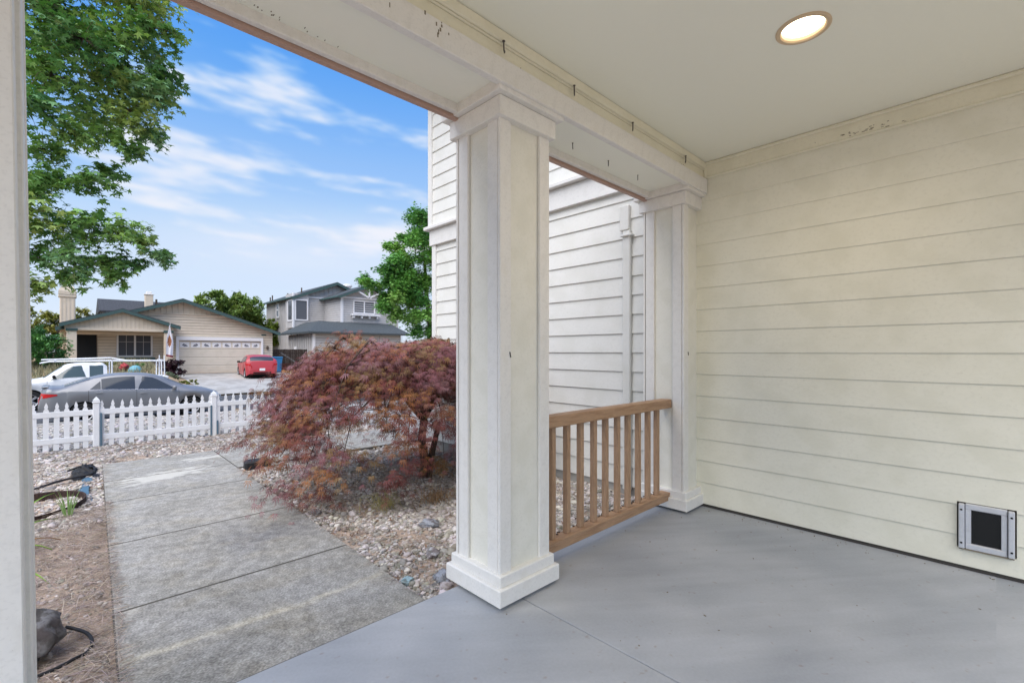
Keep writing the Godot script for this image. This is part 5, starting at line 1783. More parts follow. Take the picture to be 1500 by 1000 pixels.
func build_cars() -> void:
	var sedan := {
		"tail": -2.28, "nose": 2.28, "sill": 0.20, "axles": [-1.32, 1.34], "arch": 0.36, "axle_y": 0.32, "tyre": 0.32, "track": 0.76, "roof_w": 0.60,
		"top": [[-2.28, 0.62], [-2.24, 0.98], [-2.14, 1.09], [-1.80, 1.13], [-1.45, 1.26], [-1.1, 1.385], [-0.7, 1.46], [-0.25, 1.478], [0.2, 1.45], [0.6, 1.34], [1.0, 1.14], [1.25, 1.03], [1.6, 0.96], [1.95, 0.85], [2.18, 0.72], [2.28, 0.55]],
		"belt": [[-2.28, 0.58], [-2.2, 0.90], [-1.9, 1.0], [-1.2, 1.0], [-0.2, 0.96], [0.8, 0.92], [1.5, 0.86], [2.0, 0.74], [2.28, 0.5]],
		"width": [[-2.28, 0.66], [-2.15, 0.80], [-1.7, 0.87], [-0.5, 0.885], [0.8, 0.885], [1.6, 0.86], [2.0, 0.78], [2.2, 0.64], [2.28, 0.52]],
		"windows": [[-1.20, -0.95, 1.5, 1.0], [-0.93, -0.14, 1.5], [-0.07, 0.92, 1.5, 9.0, 0.62]], "screens": [[0.62, 1.12], [-1.74, -1.18]], "seams": [-1.22, -0.105, 0.98], "handles": [-0.98, 0.06],
		"mirror": Vector2(0.86, 0.99), "head": Vector3(0.28, 0.72, 0.62), "tailp": Vector3(0.40, 0.80, 0.97), "trim": M.chrome, "handle_mat": M.silver, "mirror_mat": M.silver}
	var c := make_car("parked_sedan", "silver grey four door sedan parked at the kerb behind the picket fence", "car", sedan, M.silver, M.glass)
	place(c, Vector3(1.72, -0.85, -19.48), 0.0)
	mi("spoiler", boxm(Vector3(-2.14, 1.125, 0), Vector3(0.16, 0.03, 1.2), 0.012), M.silver, c)
	mi("number_plate", boxm(Vector3(-2.285, 0.72, 0), Vector3(0.012, 0.15, 0.31), 0.004), M.plate, c)
	var hatch := {
		"tail": -2.16, "nose": 2.16, "sill": 0.20, "axles": [-1.3, 1.34], "arch": 0.36, "axle_y": 0.32, "tyre": 0.32, "track": 0.76, "roof_w": 0.64,
		"top": [[-2.16, 0.62], [-2.13, 0.98], [-2.06, 1.10], [-1.84, 1.35], [-1.68, 1.43], [-1.2, 1.475], [-0.5, 1.49], [0.05, 1.45], [0.5, 1.34], [0.9, 1.14], [1.15, 1.02], [1.6, 0.95], [1.95, 0.82], [2.1, 0.68], [2.16, 0.55]],
		"belt": [[-2.16, 0.56], [-2.08, 0.9], [-1.6, 1.04], [-0.4, 0.98], [0.8, 0.91], [1.5, 0.85], [2.0, 0.7], [2.16, 0.5]],
		"width": [[-2.16, 0.70], [-2.05, 0.82], [-1.6, 0.87], [0.8, 0.875], [1.6, 0.85], [1.95, 0.74], [2.16, 0.52]],
		"windows": [[-1.5, -1.02, 1.5, 0.8], [-0.98, -0.14, 1.5], [-0.07, 0.84, 1.5, 9.0, 0.62]], "screens": [[0.55, 1.02], [-2.06, -1.76]], "seams": [-1.2, -0.105, 0.9], "handles": [-0.98, 0.06],
		"mirror": Vector2(0.76, 0.99), "head": Vector3(0.28, 0.70, 0.6), "tailp": Vector3(0.26, 0.84, 1.0), "trim": M.under, "handle_mat": M.red, "mirror_mat": M.under}
	c = make_car("parked_hatchback", "red hatchback parked on the opposite driveway facing the garage door", "car", hatch, M.red, M.glass)
	place(c, Vector3(9.02, -0.36, -33.6), deg_to_rad(84.0))
	c.rotation.z = deg_to_rad(1.5)
	mi("number_plate", boxm(Vector3(-2.165, 0.62, 0), Vector3(0.014, 0.15, 0.31), 0.004), M.plate, c)
	mi("bumper_strip", boxm(Vector3(-2.15, 0.42, 0), Vector3(0.05, 0.10, 1.0), 0.02), M.under, c)
	# pickup: cab and bonnet as one body, bed as a box
	var pick := {
		"tail": -0.58, "nose": 2.5, "sill": 0.34, "axles": [1.55], "arch": 0.42, "axle_y": 0.36, "tyre": 0.36, "track": 0.74, "roof_w": 0.62,
		"top": [[-0.58, 1.60], [-0.50, 1.68], [-0.2, 1.71], [0.35, 1.705], [0.62, 1.65], [0.9, 1.45], [1.2, 1.2], [1.4, 1.14], [1.9, 1.09], [2.35, 0.98], [2.5, 0.80]],
		"belt": [[-0.58, 1.15], [0.6, 1.14], [1.3, 1.05], [2.0, 1.0], [2.35, 0.9], [2.5, 0.7]],
		"width": [[-0.58, 0.83], [1.4, 0.85], [2.1, 0.83], [2.4, 0.74], [2.5, 0.66]],
		"windows": [[-0.46, -0.06, 1.62], [0.04, 1.02, 1.62, 9.0, 0.72]], "screens": [[0.70, 1.22]], "seams": [0.0, 1.1], "handles": [0.14],
		"mirror": Vector2(0.92, 1.22), "head": Vector3(0.2, 0.85, 0.68), "tailp": Vector3(-1.92, 0.9, 0.80), "tail_size": Vector3(0.08, 0.3, 0.12), "trim": M.white, "handle_mat": M.under, "mirror_mat": M.under}
	c = make_car("pickup_truck", "white extended cab pickup truck with a ladder rack parked over the road", "pickup truck", pick, M.white, M.glassgreen)
	place(c, Vector3(0.62, -0.85, -25.05), PI)
	var bed := Geo.new()
	for s in [-1.0, 1.0]:
		bed.box(Vector3(-1.06, 0.86, s * 0.80), Vector3(0.9, 0.54, 0.06), 0.015)
		bed.box(Vector3(-2.36, 0.86, s * 0.80), Vector3(0.34, 0.54, 0.06), 0.015)
		bed.box(Vector3(-1.86, 0.98, s * 0.80), Vector3(0.70, 0.30, 0.06), 0.015)
	bed.box(Vector3(-2.50, 0.86, 0), Vector3(0.06, 0.54, 1.62), 0.015)
	bed.box(Vector3(-0.66, 0.86, 0), Vector3(0.06, 0.54, 1.62), 0.015)
	bed.box(Vector3(-1.6, 0.62, 0), Vector3(1.85, 0.06, 1.56))
	mi("bed", bed, M.white, c)
	mi("rear_bumper", boxm(Vector3(-2.6, 0.55, 0), Vector3(0.14, 0.18, 1.6), 0.03), M.chrome, c)
	for sd in [-1.0, 1.0]:
		var hub := Node3D.new()
		hub.name = "wheel"
		c.add_child(hub, true)
		hub.position = Vector3(-1.75, 0.36, sd * 0.74)
		var t := Geo.new()
		var w := 0.36
		t.lathe([Vector2(w * 0.62, -0.10), Vector2(w * 0.93, -0.10), Vector2(w, -0.07), Vector2(w, 0.06), Vector2(w * 0.94, 0.10), Vector2(w * 0.66, 0.10)], Vector3.ZERO, Vector3(0, 0, sd), 28)
		mi("tyre", t, M.rubber, hub)
		t = Geo.new()
		t.lathe([Vector2(0.0, 0.06), Vector2(0.1, 0.07), Vector2(w * 0.5, 0.04), Vector2(w * 0.66, 0.095)], Vector3.ZERO, Vector3(0, 0, sd), 28)
		mi("rim", t, M.rim, hub)
	# rack
	var rk := Node3D.new()
	rk.name = "ladder_rack"
	c.add_child(rk)
	for s in [-1.0, 1.0]:
		var g := Geo.new()
		g.tube([Vector3(1.30, 1.72, s * 0.66), Vector3(1.05, 1.775, s * 0.70), Vector3(-0.45, 1.785, s * 0.70), Vector3(-2.42, 1.765, s * 0.70)], [0.022, 0.022, 0.022, 0.022], 8)
		mi("rack_bar", g, M.white, rk)
		for x in [-0.72, -2.30, -2.40]:
			g = Geo.new()
			g.tube([Vector3(x, 0.9, s * 0.80), Vector3(x, 1.5, s * 0.76), Vector3(x, 1.78 if x > -2.35 else 2.0, s * 0.70)], [0.024, 0.024, 0.022], 8)
			mi("rack_post", g, M.white, rk)
		g = Geo.new()
		g.tube([Vector3(-0.72, 1.90, s * 0.5), Vector3(-1.25, 1.78, s * 0.70)], [0.025, 0.025], 6)
		mi("rack_brace", g, M.white, rk)
	for x in [-0.72, -2.35, 0.9]:
		var g := Geo.new()
		g.tube([Vector3(x, 1.80, -0.72), Vector3(x, 1.80, 0.72)], [0.025, 0.025], 6)
		mi("rack_crossbar", g, M.white, rk)
	var ld := thing("ladder", "white ladder lying on the rack over the cab of the pickup truck", "ladder", Vector3(0.62, -0.85, -25.05), PI)
	for s in [-1.0, 1.0]:
		mi("rail", boxm(Vector3(0.28, 1.87, s * 0.2 + 0.25), Vector3(2.0, 0.05, 0.025), 0.01, Basis(Vector3(0, 0, 1), -0.03)), M.white, ld)
	for i in 7:
		mi("rung", boxm(Vector3(-0.6 + i * 0.29, 1.895 - 0.009 * i, 0.25), Vector3(0.03, 0.03, 0.38), 0.008), M.white, ld)


# ---------------------------------------------------------------- the houses over the road
func gable_roof(x0: float, xr0: float, x1: float, ye: float, yr: float, z0: float, z1: float, th: float) -> Geo:
	var g := Geo.new()
	g.prism(PackedVector2Array([Vector2(x0, ye), Vector2(xr0, yr), Vector2(x1, ye), Vector2(x1, ye - th), Vector2(xr0, yr - th), Vector2(x0, ye - th)]), Vector3(0, 0, z0), Vector3.RIGHT, Vector3.UP, Vector3(0, 0, z1 - z0))
	return g


func boards_front(z: float, y0: float, y1: float, spans: Callable, step: float) -> Geo:
	# lap boards on a wall facing +Z; spans(y) gives a list of [x0, x1]
	var g := Geo.new()
	var y := y0
	while y < y1:
		for s in spans.call(y + step * 0.5):
			if s[1] - s[0] > 0.02:
				g.prism(PackedVector2Array([Vector2(-0.03, y), Vector2(0.025, y), Vector2(0.012, minf(y + step - 0.024, y1)), Vector2(-0.03, minf(y + step - 0.024, y1))]), Vector3(s[0], 0, z), Vector3(0, 0, 1), Vector3.UP, Vector3(s[1] - s[0], 0, 0))
		y += step  # gap left above each board; the dark backing there paints lap shade
	return g


func house_window(parent: Node, x0: float, x1: float, y0: float, y1: float, z: float, n: int, bars: bool, trim: Material, called := "window") -> void:
	var w := Node3D.new()
	w.name = called
	parent.add_child(w, true)
	var f := Geo.new()
	var t := 0.10
	f.box(Vector3((x0 + x1) * 0.5, y1 - t * 0.5, z), Vector3(x1 - x0, t, 0.1), 0.01)
	f.box(Vector3((x0 + x1) * 0.5, y0 + t * 0.5, z), Vector3(x1 - x0, t, 0.1), 0.01)
	for k in n + 1:
		f.box(Vector3(lerpf(x0 + t * 0.5, x1 - t * 0.5, k / float(n)), (y0 + y1) * 0.5, z - 0.003), Vector3(t, y1 - y0 - 2.0 * t, 0.09), 0.01)
	mi("frame", f, trim, w)
	for k in n:
		var a := lerpf(x0 + t * 0.5, x1 - t * 0.5, k / float(n)) + t * 0.5
		var b := lerpf(x0 + t * 0.5, x1 - t * 0.5, (k + 1) / float(n)) - t * 0.5
		mi("pane", boxm(Vector3((a + b) * 0.5, (y0 + y1) * 0.5, z - 0.03), Vector3(b - a, y1 - y0 - 2.0 * t, 0.02)), M.pane, w)
		if bars:
			var m := Geo.new()
			m.box(Vector3((a + b) * 0.5, (y0 + y1) * 0.5, z - 0.012), Vector3(0.025, y1 - y0 - 2.0 * t, 0.015))
			m.box(Vector3((a + b) * 0.5, lerpf(y0, y1, 0.6), z - 0.010), Vector3(b - a, 0.025, 0.015))
			mi("muntin", m, M.greyside, w)


func build_beige_house() -> void:
	var h := thing("beige_house", "beige single storey house with green trimmed gables and a wide garage", "house")
	var Z := -36.6
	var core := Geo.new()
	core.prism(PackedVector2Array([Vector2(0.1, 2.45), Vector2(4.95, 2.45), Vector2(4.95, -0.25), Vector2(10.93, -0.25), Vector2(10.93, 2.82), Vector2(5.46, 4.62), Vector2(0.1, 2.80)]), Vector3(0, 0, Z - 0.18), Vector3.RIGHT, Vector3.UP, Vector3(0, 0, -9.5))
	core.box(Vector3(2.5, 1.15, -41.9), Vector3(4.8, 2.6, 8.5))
	mi("wall", core, M.beigelapshade, h)  # core coloured dark so the board gaps read as lap shadows
	var gable := func(y: float) -> Array:
		var xa := 0.3 if y < 2.8 else 5.46 - (4.62 - y) / 0.342
		var xb := 10.95 if y < 2.83 else 5.46 + (4.62 - y) / 0.342
		if y < 2.28: return [[4.98, 5.13], [10.29, 10.95]]
		return [[maxf(xa, 0.3), minf(xb, 10.95)]]
	mi("siding", boards_front(Z - 0.15, -0.22, 3.72, gable, 0.18), M.beige, h).set_meta("kind", "stuff")
	var gp := Geo.new()
	gp.prism(PackedVector2Array([Vector2(2.85, 3.725), Vector2(8.08, 3.725), Vector2(5.46, 4.60)]), Vector3(0, 0, Z - 0.15), Vector3.RIGHT, Vector3.UP, Vector3(0, 0, -0.04))
	mi("gable_panel", gp, M.beige, h)
	var bt := Geo.new()
	var x := 3.2
	while x < 7.9:
		var yt := 4.62 - absf(x - 5.46) * 0.342
		if yt > 3.80: bt.box(Vector3(x, (3.76 + yt) * 0.5, Z - 0.14), Vector3(0.04, yt - 3.76, 0.1))
		x += 0.30
	mi("batten", bt, M.beige, h).set_meta("kind", "stuff")
	mi("band_board", boxm(Vector3(5.46, 3.735, Z - 0.16), Vector3(5.0, 0.06, 0.2), 0.01), M.beige, h)
	mi("roof", gable_roof(-0.42, 5.46, 11.34, 2.70, 4.72, Z + 0.42, Z - 10.2, 0.06), M.shingle, h)
	var fa := gable_roof(-0.40, 5.46, 11.32, 2.66, 4.672, Z + 0.46, Z + 0.40, 0.19)
	mi("fascia", fa, M.green, h)
	mi("eave_gutter", boxm(Vector3(11.30, 2.58, Z - 4.9), Vector3(0.1, 0.12, 10.4), 0.02), M.green, h)
	# garage door with its row of fan lights
	var tr := Geo.new()
	tr.box(Vector3(7.71, 2.16, Z - 0.04), Vector3(5.15, 0.24, 0.2), 0.01)
	tr.box(Vector3(5.215, 0.90, Z - 0.043), Vector3(0.16, 2.28, 0.2), 0.01)
	tr.box(Vector3(10.215, 0.90, Z - 0.043), Vector3(0.14, 2.28, 0.2), 0.01)
	mi("door_trim", tr, M.housetrim, h)
	var gd := Node3D.new()
	gd.name = "garage_door"
	h.add_child(gd)
	for i in 4:
		mi("door_panel", boxm(Vector3(7.72, 0.12 + 0.545 * i, Z - 0.11), Vector3(4.86, 0.532, 0.05), 0.012), M.garage, gd)
		var lines := Geo.new()
		for k in 3: lines.box(Vector3(7.72, -0.02 + 0.545 * i + 0.14 * k, Z - 0.083), Vector3(4.8, 0.018, 0.012), 0.004)
		if i < 3: mi("panel_rib", lines, M.garage, gd)
	for k in 8:
		var cx := 5.30 + 0.32 + k * 0.600
		var wn := mi("door_window", boxm(Vector3(cx, 1.76, Z - 0.082), Vector3(0.50, 0.34, 0.02), 0.006), M.housetrim, gd)
		var fan := Geo.new()
		var sgn := 1.0 if k % 2 == 0 else -1.0
		# three curved lights fanning up from the low inner corner
		for b in 3:
			var a0 := 0.10 + b * 0.40
			var poly := PackedVector2Array()
			for q in 5:
				var a := a0 + 0.30 * q / 4.0
				poly.append(Vector2(cos(a) * 0.36 * sgn, sin(a) * 0.20))
			for q in 5:
				var a := a0 + 0.30 - 0.30 * q / 4.0
				poly.append(Vector2(cos(a) * 0.15 * sgn, sin(a) * 0.08))
			fan.prism(poly, Vector3(cx - 0.2 * sgn, 1.64, Z - 0.071), Vector3.RIGHT, Vector3.UP, Vector3(0, 0, 0.006))
		mi("glazing", fan, M.pane, gd)
	mi("door_gap", boxm(Vector3(7.72, 2.03, Z - 0.11), Vector3(4.9, 0.04, 0.06)), M.dark, h)
	var sc := Geo.new()
	sc.lathe([Vector2(0.0, 0.22), Vector2(0.07, 0.2), Vector2(0.09, 0.1), Vector2(0.07, 0.0), Vector2(0.03, -0.05), Vector2(0.0, -0.06)], Vector3(10.58, 1.5, Z + 0.02), Vector3.UP, 10)
	sc.box(Vector3(10.58, 1.57, Z - 0.08), Vector3(0.08, 0.22, 0.14), 0.01)
	mi("wall_lantern", sc, M.wooddark, h)
	mi("number_plaque", boxm(Vector3(10.36, 2.50, Z - 0.105), Vector3(0.30, 0.09, 0.03), 0.005), M.green, h)
	# porch
	var P := -35.6
	var pw := Geo.new()
	pw.prism(PackedVector2Array([Vector2(0.0, 2.52), Vector2(4.86, 2.52), Vector2(4.92, 2.76), Vector2(2.43, 3.62), Vector2(-0.06, 2.76)]), Vector3(0, 0, P), Vector3.RIGHT, Vector3.UP, Vector3(0, 0, -0.18))
	mi("porch_gable", pw, M.beige, h)
	bt = Geo.new()
	x = 0.2
	while x < 4.8:
		var yt := 3.60 - absf(x - 2.43) * 0.345
		bt.box(Vector3(x, (2.66 + yt) * 0.5, P + 0.012), Vector3(0.035, yt - 2.66, 0.03))
		x += 0.20
	mi("batten", bt, M.beigedark, h).set_meta("kind", "stuff")
	mi("porch_beam", boxm(Vector3(2.43, 2.58, P + 0.02), Vector3(4.86, 0.14, 0.1), 0.01), M.beige, h)
	mi("porch_roof", gable_roof(-0.24, 2.43, 5.22, 2.885, 3.83, P + 0.3, P - 2.4, 0.06), M.shingle, h)
	mi("porch_fascia", gable_roof(-0.22, 2.43, 5.20, 2.85, 3.785, P + 0.34, P + 0.28, 0.18), M.green, h)
	mi("porch_eave", boxm(Vector3(-0.19, 2.74, P - 0.9), Vector3(0.08, 0.16, 2.4), 0.02), M.green, h)
	mi("porch_soffit", boxm(Vector3(2.45, 2.50, P - 1.05), Vector3(4.9, 0.04, 1.9)), M.beigedark, h)
	for cx in [0.26, 4.62]:
		var pc := mi("porch_column", boxm(Vector3(cx, 1.45, P - 0.1), Vector3(0.42, 2.1, 0.4), 0.015), M.beige, h)
		mi("column_cap", boxm(Vector3(cx, 2.53, P - 0.08), Vector3(0.50, 0.14, 0.5), 0.015), M.green, pc)
	mi("doorway", boxm(Vector3(0.93, 1.45, -37.60), Vector3(0.86, 2.1, 0.1)), M.dark, h)
	house_window(h, 2.28, 4.06, 0.96, 2.55, -37.58, 2, true, M.housetrim)
	mi("window_box", boxm(Vector3(3.2, 0.83, -37.40), Vector3(1.95, 0.20, 0.26), 0.02), M.green, h)
	var bs := func(_y: float) -> Array: return [[1.40, 2.27], [4.07, 4.9]]
	mi("porch_siding", boards_front(-37.62, 0.4, 2.5, bs, 0.18), M.beige, h).set_meta("kind", "stuff")
	# tall chimney at the left end
	var ch := Geo.new()
	ch.box(Vector3(0.115, 2.5, -42.35), Vector3(0.75, 4.9, 0.7), 0.02)
	mi("chimney", ch, M.beige, h)
	var cc := Geo.new()
	for k in 4: cc.box(Vector3(-0.17 + k * 0.19, 3.6, -41.99), Vector3(0.035, 2.4, 0.02))
	cc.box(Vector3(0.11, 4.93, -42.35), Vector3(0.88, 0.16, 0.84), 0.03)
	var b0 := [Vector3(-0.32, 5.03, -41.93), Vector3(0.54, 5.03, -41.93), Vector3(0.54, 5.03, -42.77), Vector3(-0.32, 5.03, -42.77)]
	var b1 := [Vector3(-0.32, 5.25, -41.93), Vector3(0.54, 5.25, -41.93), Vector3(0.54, 5.25, -42.77), Vector3(-0.32, 5.25, -42.77)]
	var b2 := [Vector3(-0.17, 5.60, -42.05), Vector3(0.38, 5.60, -42.05), Vector3(0.38, 5.60, -42.65), Vector3(-0.17, 5.60, -42.65)]
	for k in 4:
		var l := (k + 1) % 4
		var hint: Vector3 = (b0[k] + b0[l]) * 0.5 - Vector3(0.11, 5.03, -42.35)
		cc.quad(b0[k], b0[l], b1[l], b1[k], hint)
		cc.quad(b1[k], b1[l], b2[l], b2[k], hint + Vector3(0, 0.3, 0))
	cc.quad(b2[0], b2[1], b2[2], b2[3], Vector3.UP)
	mi("chimney_cap", cc, M.beigedark, h)
	# flag on a short pole at the porch column
	var fl := thing("flag", "white flag with a brown emblem drooping from the porch column of the beige house", "flag", Vector3(4.62, 0, -35.3))
	var pg := Geo.new()
	pg.tube([Vector3(0.0, 1.6, -0.1), Vector3(0.0, 3.10, 0.42)], [0.018, 0.014], 6)
	mi("pole", pg, M.housetrim, fl)
	var rows := []
	var uvs := []
	for i in 16:
		var r := []
		var ru := []
		for j in 10:
			var u := j / 9.0
			var v := i / 15.0
			var wd := lerpf(0.05, 0.40, smoothstep(0.0, 0.55, v)) * lerpf(1.0, 0.85, v)
			r.append(Vector3(-0.02 + (u - 0.45) * wd, 2.92 - 1.9 * v - 0.08 * u, 0.36 - 0.2 * v + 0.05 * sin(u * 9.0 + v * 3.0) * (0.3 + v)))
			ru.append(Vector2(u, v))
		rows.append(r)
		uvs.append(ru)
	var fg := Geo.new()
	fg.use_uv = true
	fg.sheet(rows, Vector3(0, 2, -50), false, uvs)
	mi("cloth", fg, M.flag, fl)
	# odds and ends in front of it
	var dm := Geo.new()
	dm.lathe([Vector2(0.30, 0.0), Vector2(0.285, 0.14), Vector2(0.22, 0.27), Vector2(0.11, 0.34), Vector2(0.0, 0.36)], Vector3.ZERO, Vector3.UP, 20)
	var d := mi("garden_dome", dm, M.teal)
	d.position = Vector3(2.62, 0.24, -30.9)
	tag(d, "teal domed cover standing in the bed behind the silver sedan", "garden cover")
	var rc := mi("red_flowers", blob_mesh(55, 0.9, 0.9, 2), M.redcloth)
	rc.position = Vector3(2.22, 0.52, -31.2)
	rc.scale = Vector3(0.19, 0.17, 0.17)
	tag(rc, "clump of red flowers beside the teal dome", "flowers")


func build_other_houses() -> void:
	var b := thing("back_house", "house behind the beige one, only its dark grey roof and chimney showing", "house")
	mi("wall", boxm(Vector3(5.4, 2.3, -52.5), Vector3(6.6, 4.7, 4.2)), M.greyside, b)
	var g := Geo.new()
	g.prism(PackedVector2Array([Vector2(-49.6, 4.62), Vector2(-52.5, 5.78), Vector2(-55.4, 4.62), Vector2(-55.4, 4.5), Vector2(-49.6, 4.5)]), Vector3(1.95, 0, 0), Vector3(0, 0, 1), Vector3.UP, Vector3(7.2, 0, 0))
	mi("roof", g, M.shingle, b)
	mi("chimney", boxm(Vector3(5.20, 5.6, -50.6), Vector3(0.56, 1.3, 0.5), 0.02), M.beige, b)
	g = Geo.new()
	g.box(Vector3(5.20, 6.22, -50.6), Vector3(0.68, 0.08, 0.62), 0.02)
	g.box(Vector3(5.20, 6.36, -50.6), Vector3(0.4, 0.2, 0.4), 0.03)
	mi("chimney_cap", g, M.housetrim, b)
	mi("roof_vent", boxm(Vector3(5.72, 5.5, -50.6), Vector3(0.14, 0.7, 0.14), 0.02), M.wooddark, b)

	var h := thing("grey_house", "grey two storey house with a corner bay window and white trim", "house")
	# first mass
	g = Geo.new()
	g.prism(PackedVector2Array([Vector2(15.0, -0.2), Vector2(22.2, -0.2), Vector2(22.2, 6.25), Vector2(18.64, 7.72), Vector2(15.0, 6.25)]), Vector3(0, 0, -43.82), Vector3.RIGHT, Vector3.UP, Vector3(0, 0, -8.2))
	g.box(Vector3(20.4, 3.0, -43.0), Vector3(5.6, 6.3, 5.9))
	g.prism(PackedVector2Array([Vector2(17.6, 6.1), Vector2(22.6, 6.1), Vector2(20.0, 7.25)]), Vector3(0, 0, -40.06), Vector3.RIGHT, Vector3.UP, Vector3(0, 0, -5.0))
	g.box(Vector3(17.9, 1.3, -39.8), Vector3(7.7, 2.9, 5.5))
	mi("wall", g, M.greyside, h)
	mi("lap_shade_backing", boxm(Vector3(16.3, 4.4, -43.815), Vector3(2.5, 3.6, 0.01)), M.greylapshade, h)  # added dark sheets, shadow lines painted between the boards
	mi("lap_shade_backing", boxm(Vector3(20.4, 4.3, -40.045), Vector3(5.55, 3.5, 0.01)), M.greylapshade, h)
	mi("lap_shade_backing", boxm(Vector3(17.88, 1.35, -37.045), Vector3(7.6, 2.7, 0.01)), M.greylapshade, h)
	# vertical battens on the sides that face left
	g = Geo.new()
	var z := -52.0
	while z < -43.9:
		g.box(Vector3(14.98, 3.0, z), Vector3(0.08, 6.4, 0.06)); z += 0.40
	z = -42.5
	while z < -37.1:
		g.box(Vector3(14.02, 1.3, z), Vector3(0.10, 2.8, 0.06)); z += 0.40
	var x := 15.6
	while x < 21.8:
		var yt := 7.68 - absf(x - 18.64) * 0.41
		g.box(Vector3(x, (6.34 + yt) * 0.5, -43.80), Vector3(0.05, yt - 6.34, 0.05)); x += 0.40
	mi("batten", g, M.greytrim if false else M.greyside, h).set_meta("kind", "stuff")
	var s1 := func(_y: float) -> Array: return [[15.05, 17.6]]
	var s2 := func(_y: float) -> Array: return [[17.62, 23.2]]
	var s3 := func(_y: float) -> Array: return [[14.06, 21.7]]
	mi("siding", boards_front(-43.79, 2.6, 6.25, s1, 0.2), M.greyside, h).set_meta("kind", "stuff")
	mi("siding", boards_front(-40.02, 2.6, 6.1, s2, 0.2), M.greyside, h).set_meta("kind", "stuff")
	mi("siding", boards_front(-37.02, 0.0, 2.7, s3, 0.2), M.greyside, h).set_meta("kind", "stuff")
	g = Geo.new()
	var y := 2.6
	while y < 6.1:
		g.prism(PackedVector2Array([Vector2(0.03, y), Vector2(-0.03, y), Vector2(-0.012, y + 0.18), Vector2(0.03, y + 0.18)]), Vector3(17.59, 0, -43.8), Vector3.RIGHT, Vector3.UP, Vector3(0, 0, 3.8))
		y += 0.2
	mi("siding", g, M.greyside, h).set_meta("kind", "stuff")
	mi("corner_board", boxm(Vector3(17.62, 4.4, -40.0), Vector3(0.22, 3.6, 0.12), 0.01), M.greytrim, h)
	mi("corner_board", boxm(Vector3(14.04, 1.3, -37.0), Vector3(0.2, 2.8, 0.12), 0.01), M.greytrim, h)
	mi("band_board", boxm(Vector3(18.4, 6.30, -43.74), Vector3(6.6, 0.14, 0.1), 0.01), M.greytrim, h)
	mi("band_board", boxm(Vector3(20.1, 6.13, -39.97), Vector3(5.2, 0.14, 0.1), 0.01), M.greytrim, h)
	mi("roof", gable_roof(14.5, 18.64, 22.8, 6.20, 7.90, -43.3, -52.6, 0.08), M.shinglegreen, h)
	mi("fascia", gable_roof(14.52, 18.64, 22.78, 6.15, 7.845, -43.26, -43.34, 0.22), M.green, h)
	mi("roof", gable_roof(17.15, 20.0, 22.9, 6.20, 7.42, -39.5, -46.0, 0.08), M.shinglegreen, h)
	mi("fascia", gable_roof(17.17, 20.0, 22.88, 6.15, 7.37, -39.46, -39.54, 0.20), M.green, h)
	mi("eave_gutter", boxm(Vector3(17.16, 6.12, -42.8), Vector3(0.12, 0.14, 6.4), 0.02), M.green, h)
	mi("eave_gutter", boxm(Vector3(14.5, 6.12, -47.9), Vector3(0.12, 0.14, 9.2), 0.02), M.green, h)
	# truss in the gable
	g = Geo.new()
	g.box(Vector3(20.0, 6.72, -39.6), Vector3(0.14, 1.1, 0.1), 0.01)
	g.box(Vector3(19.45, 6.46, -39.6), Vector3(1.25, 0.13, 0.1), 0.01, Basis(Vector3(0, 0, 1), -0.46))
	g.box(Vector3(20.55, 6.46, -39.6), Vector3(1.25, 0.13, 0.1), 0.01, Basis(Vector3(0, 0, 1), 0.46))
	mi("gable_truss", g, M.greytrim, h)
	house_window(h, 18.65, 20.75, 4.75, 5.95, -39.98, 2, false, M.greytrim)
	g = Geo.new()
	g.box(Vector3(19.75, 4.60, -39.80), Vector3(2.7, 0.14, 0.5), 0.02)
	for k in 4: g.box(Vector3(18.6 + k * 0.75, 4.43, -39.85), Vector3(0.14, 0.22, 0.4), 0.02)
	mi("window_shelf", g, M.greytrim, h)
	# corner bay
	g = Geo.new()
	g.box(Vector3(15.35, 5.0, -44.45), Vector3(1.35, 3.1, 2.0), 0.01)
	mi("bay", g, M.greyside, h)
	house_window(h, 14.80, 15.95, 4.1, 6.0, -43.42, 1, false, M.greytrim, "bay_window")
	var bw := Node3D.new()
	bw.name = "bay_window"
	h.add_child(bw, true)
	g = Geo.new()
	for zz in [-43.55, -44.75]: g.box(Vector3(14.66, 5.05, zz), Vector3(0.1, 1.9, 0.14), 0.01)
	for yy in [4.1, 5.95]: g.box(Vector3(14.66, yy, -44.15), Vector3(0.1, 0.14, 1.3), 0.01)
	mi("frame", g, M.greytrim, bw)
	mi("pane", boxm(Vector3(14.67, 5.03, -44.15), Vector3(0.05, 1.75, 1.1)), M.pane, bw)
	mi("bay_corner", boxm(Vector3(14.68, 5.0, -43.45), Vector3(0.16, 3.1, 0.16), 0.01), M.greytrim, h)
	# small side window
	var sw := Node3D.new()
	sw.name = "side_window"
	h.add_child(sw)
	g = Geo.new()
	for zz in [-48.9, -48.1]: g.box(Vector3(14.95, 5.35, zz), Vector3(0.1, 1.4, 0.16), 0.01)
	for yy in [4.65, 5.35, 6.02]: g.box(Vector3(14.95, yy, -48.5), Vector3(0.1, 0.16, 0.9), 0.01)
	mi("frame", g, M.greytrim, sw)
	mi("pane", boxm(Vector3(14.96, 5.35, -48.5), Vector3(0.06, 1.3, 0.7)), M.pane, sw)
	# hipped roof of the garage
	g = Geo.new()
	var e0 := Vector3(13.5, 2.86, -36.45); var e1 := Vector3(22.4, 2.86, -36.45)
	var r0 := Vector3(15.6, 3.92, -40.0); var r1 := Vector3(22.4, 3.92, -40.0)
	var e2 := Vector3(13.5, 2.86, -43.4); var r2 := Vector3(15.6, 3.92, -43.4)
	g.quad(e0, e1, r1, r0, Vector3(0, 1, 1))
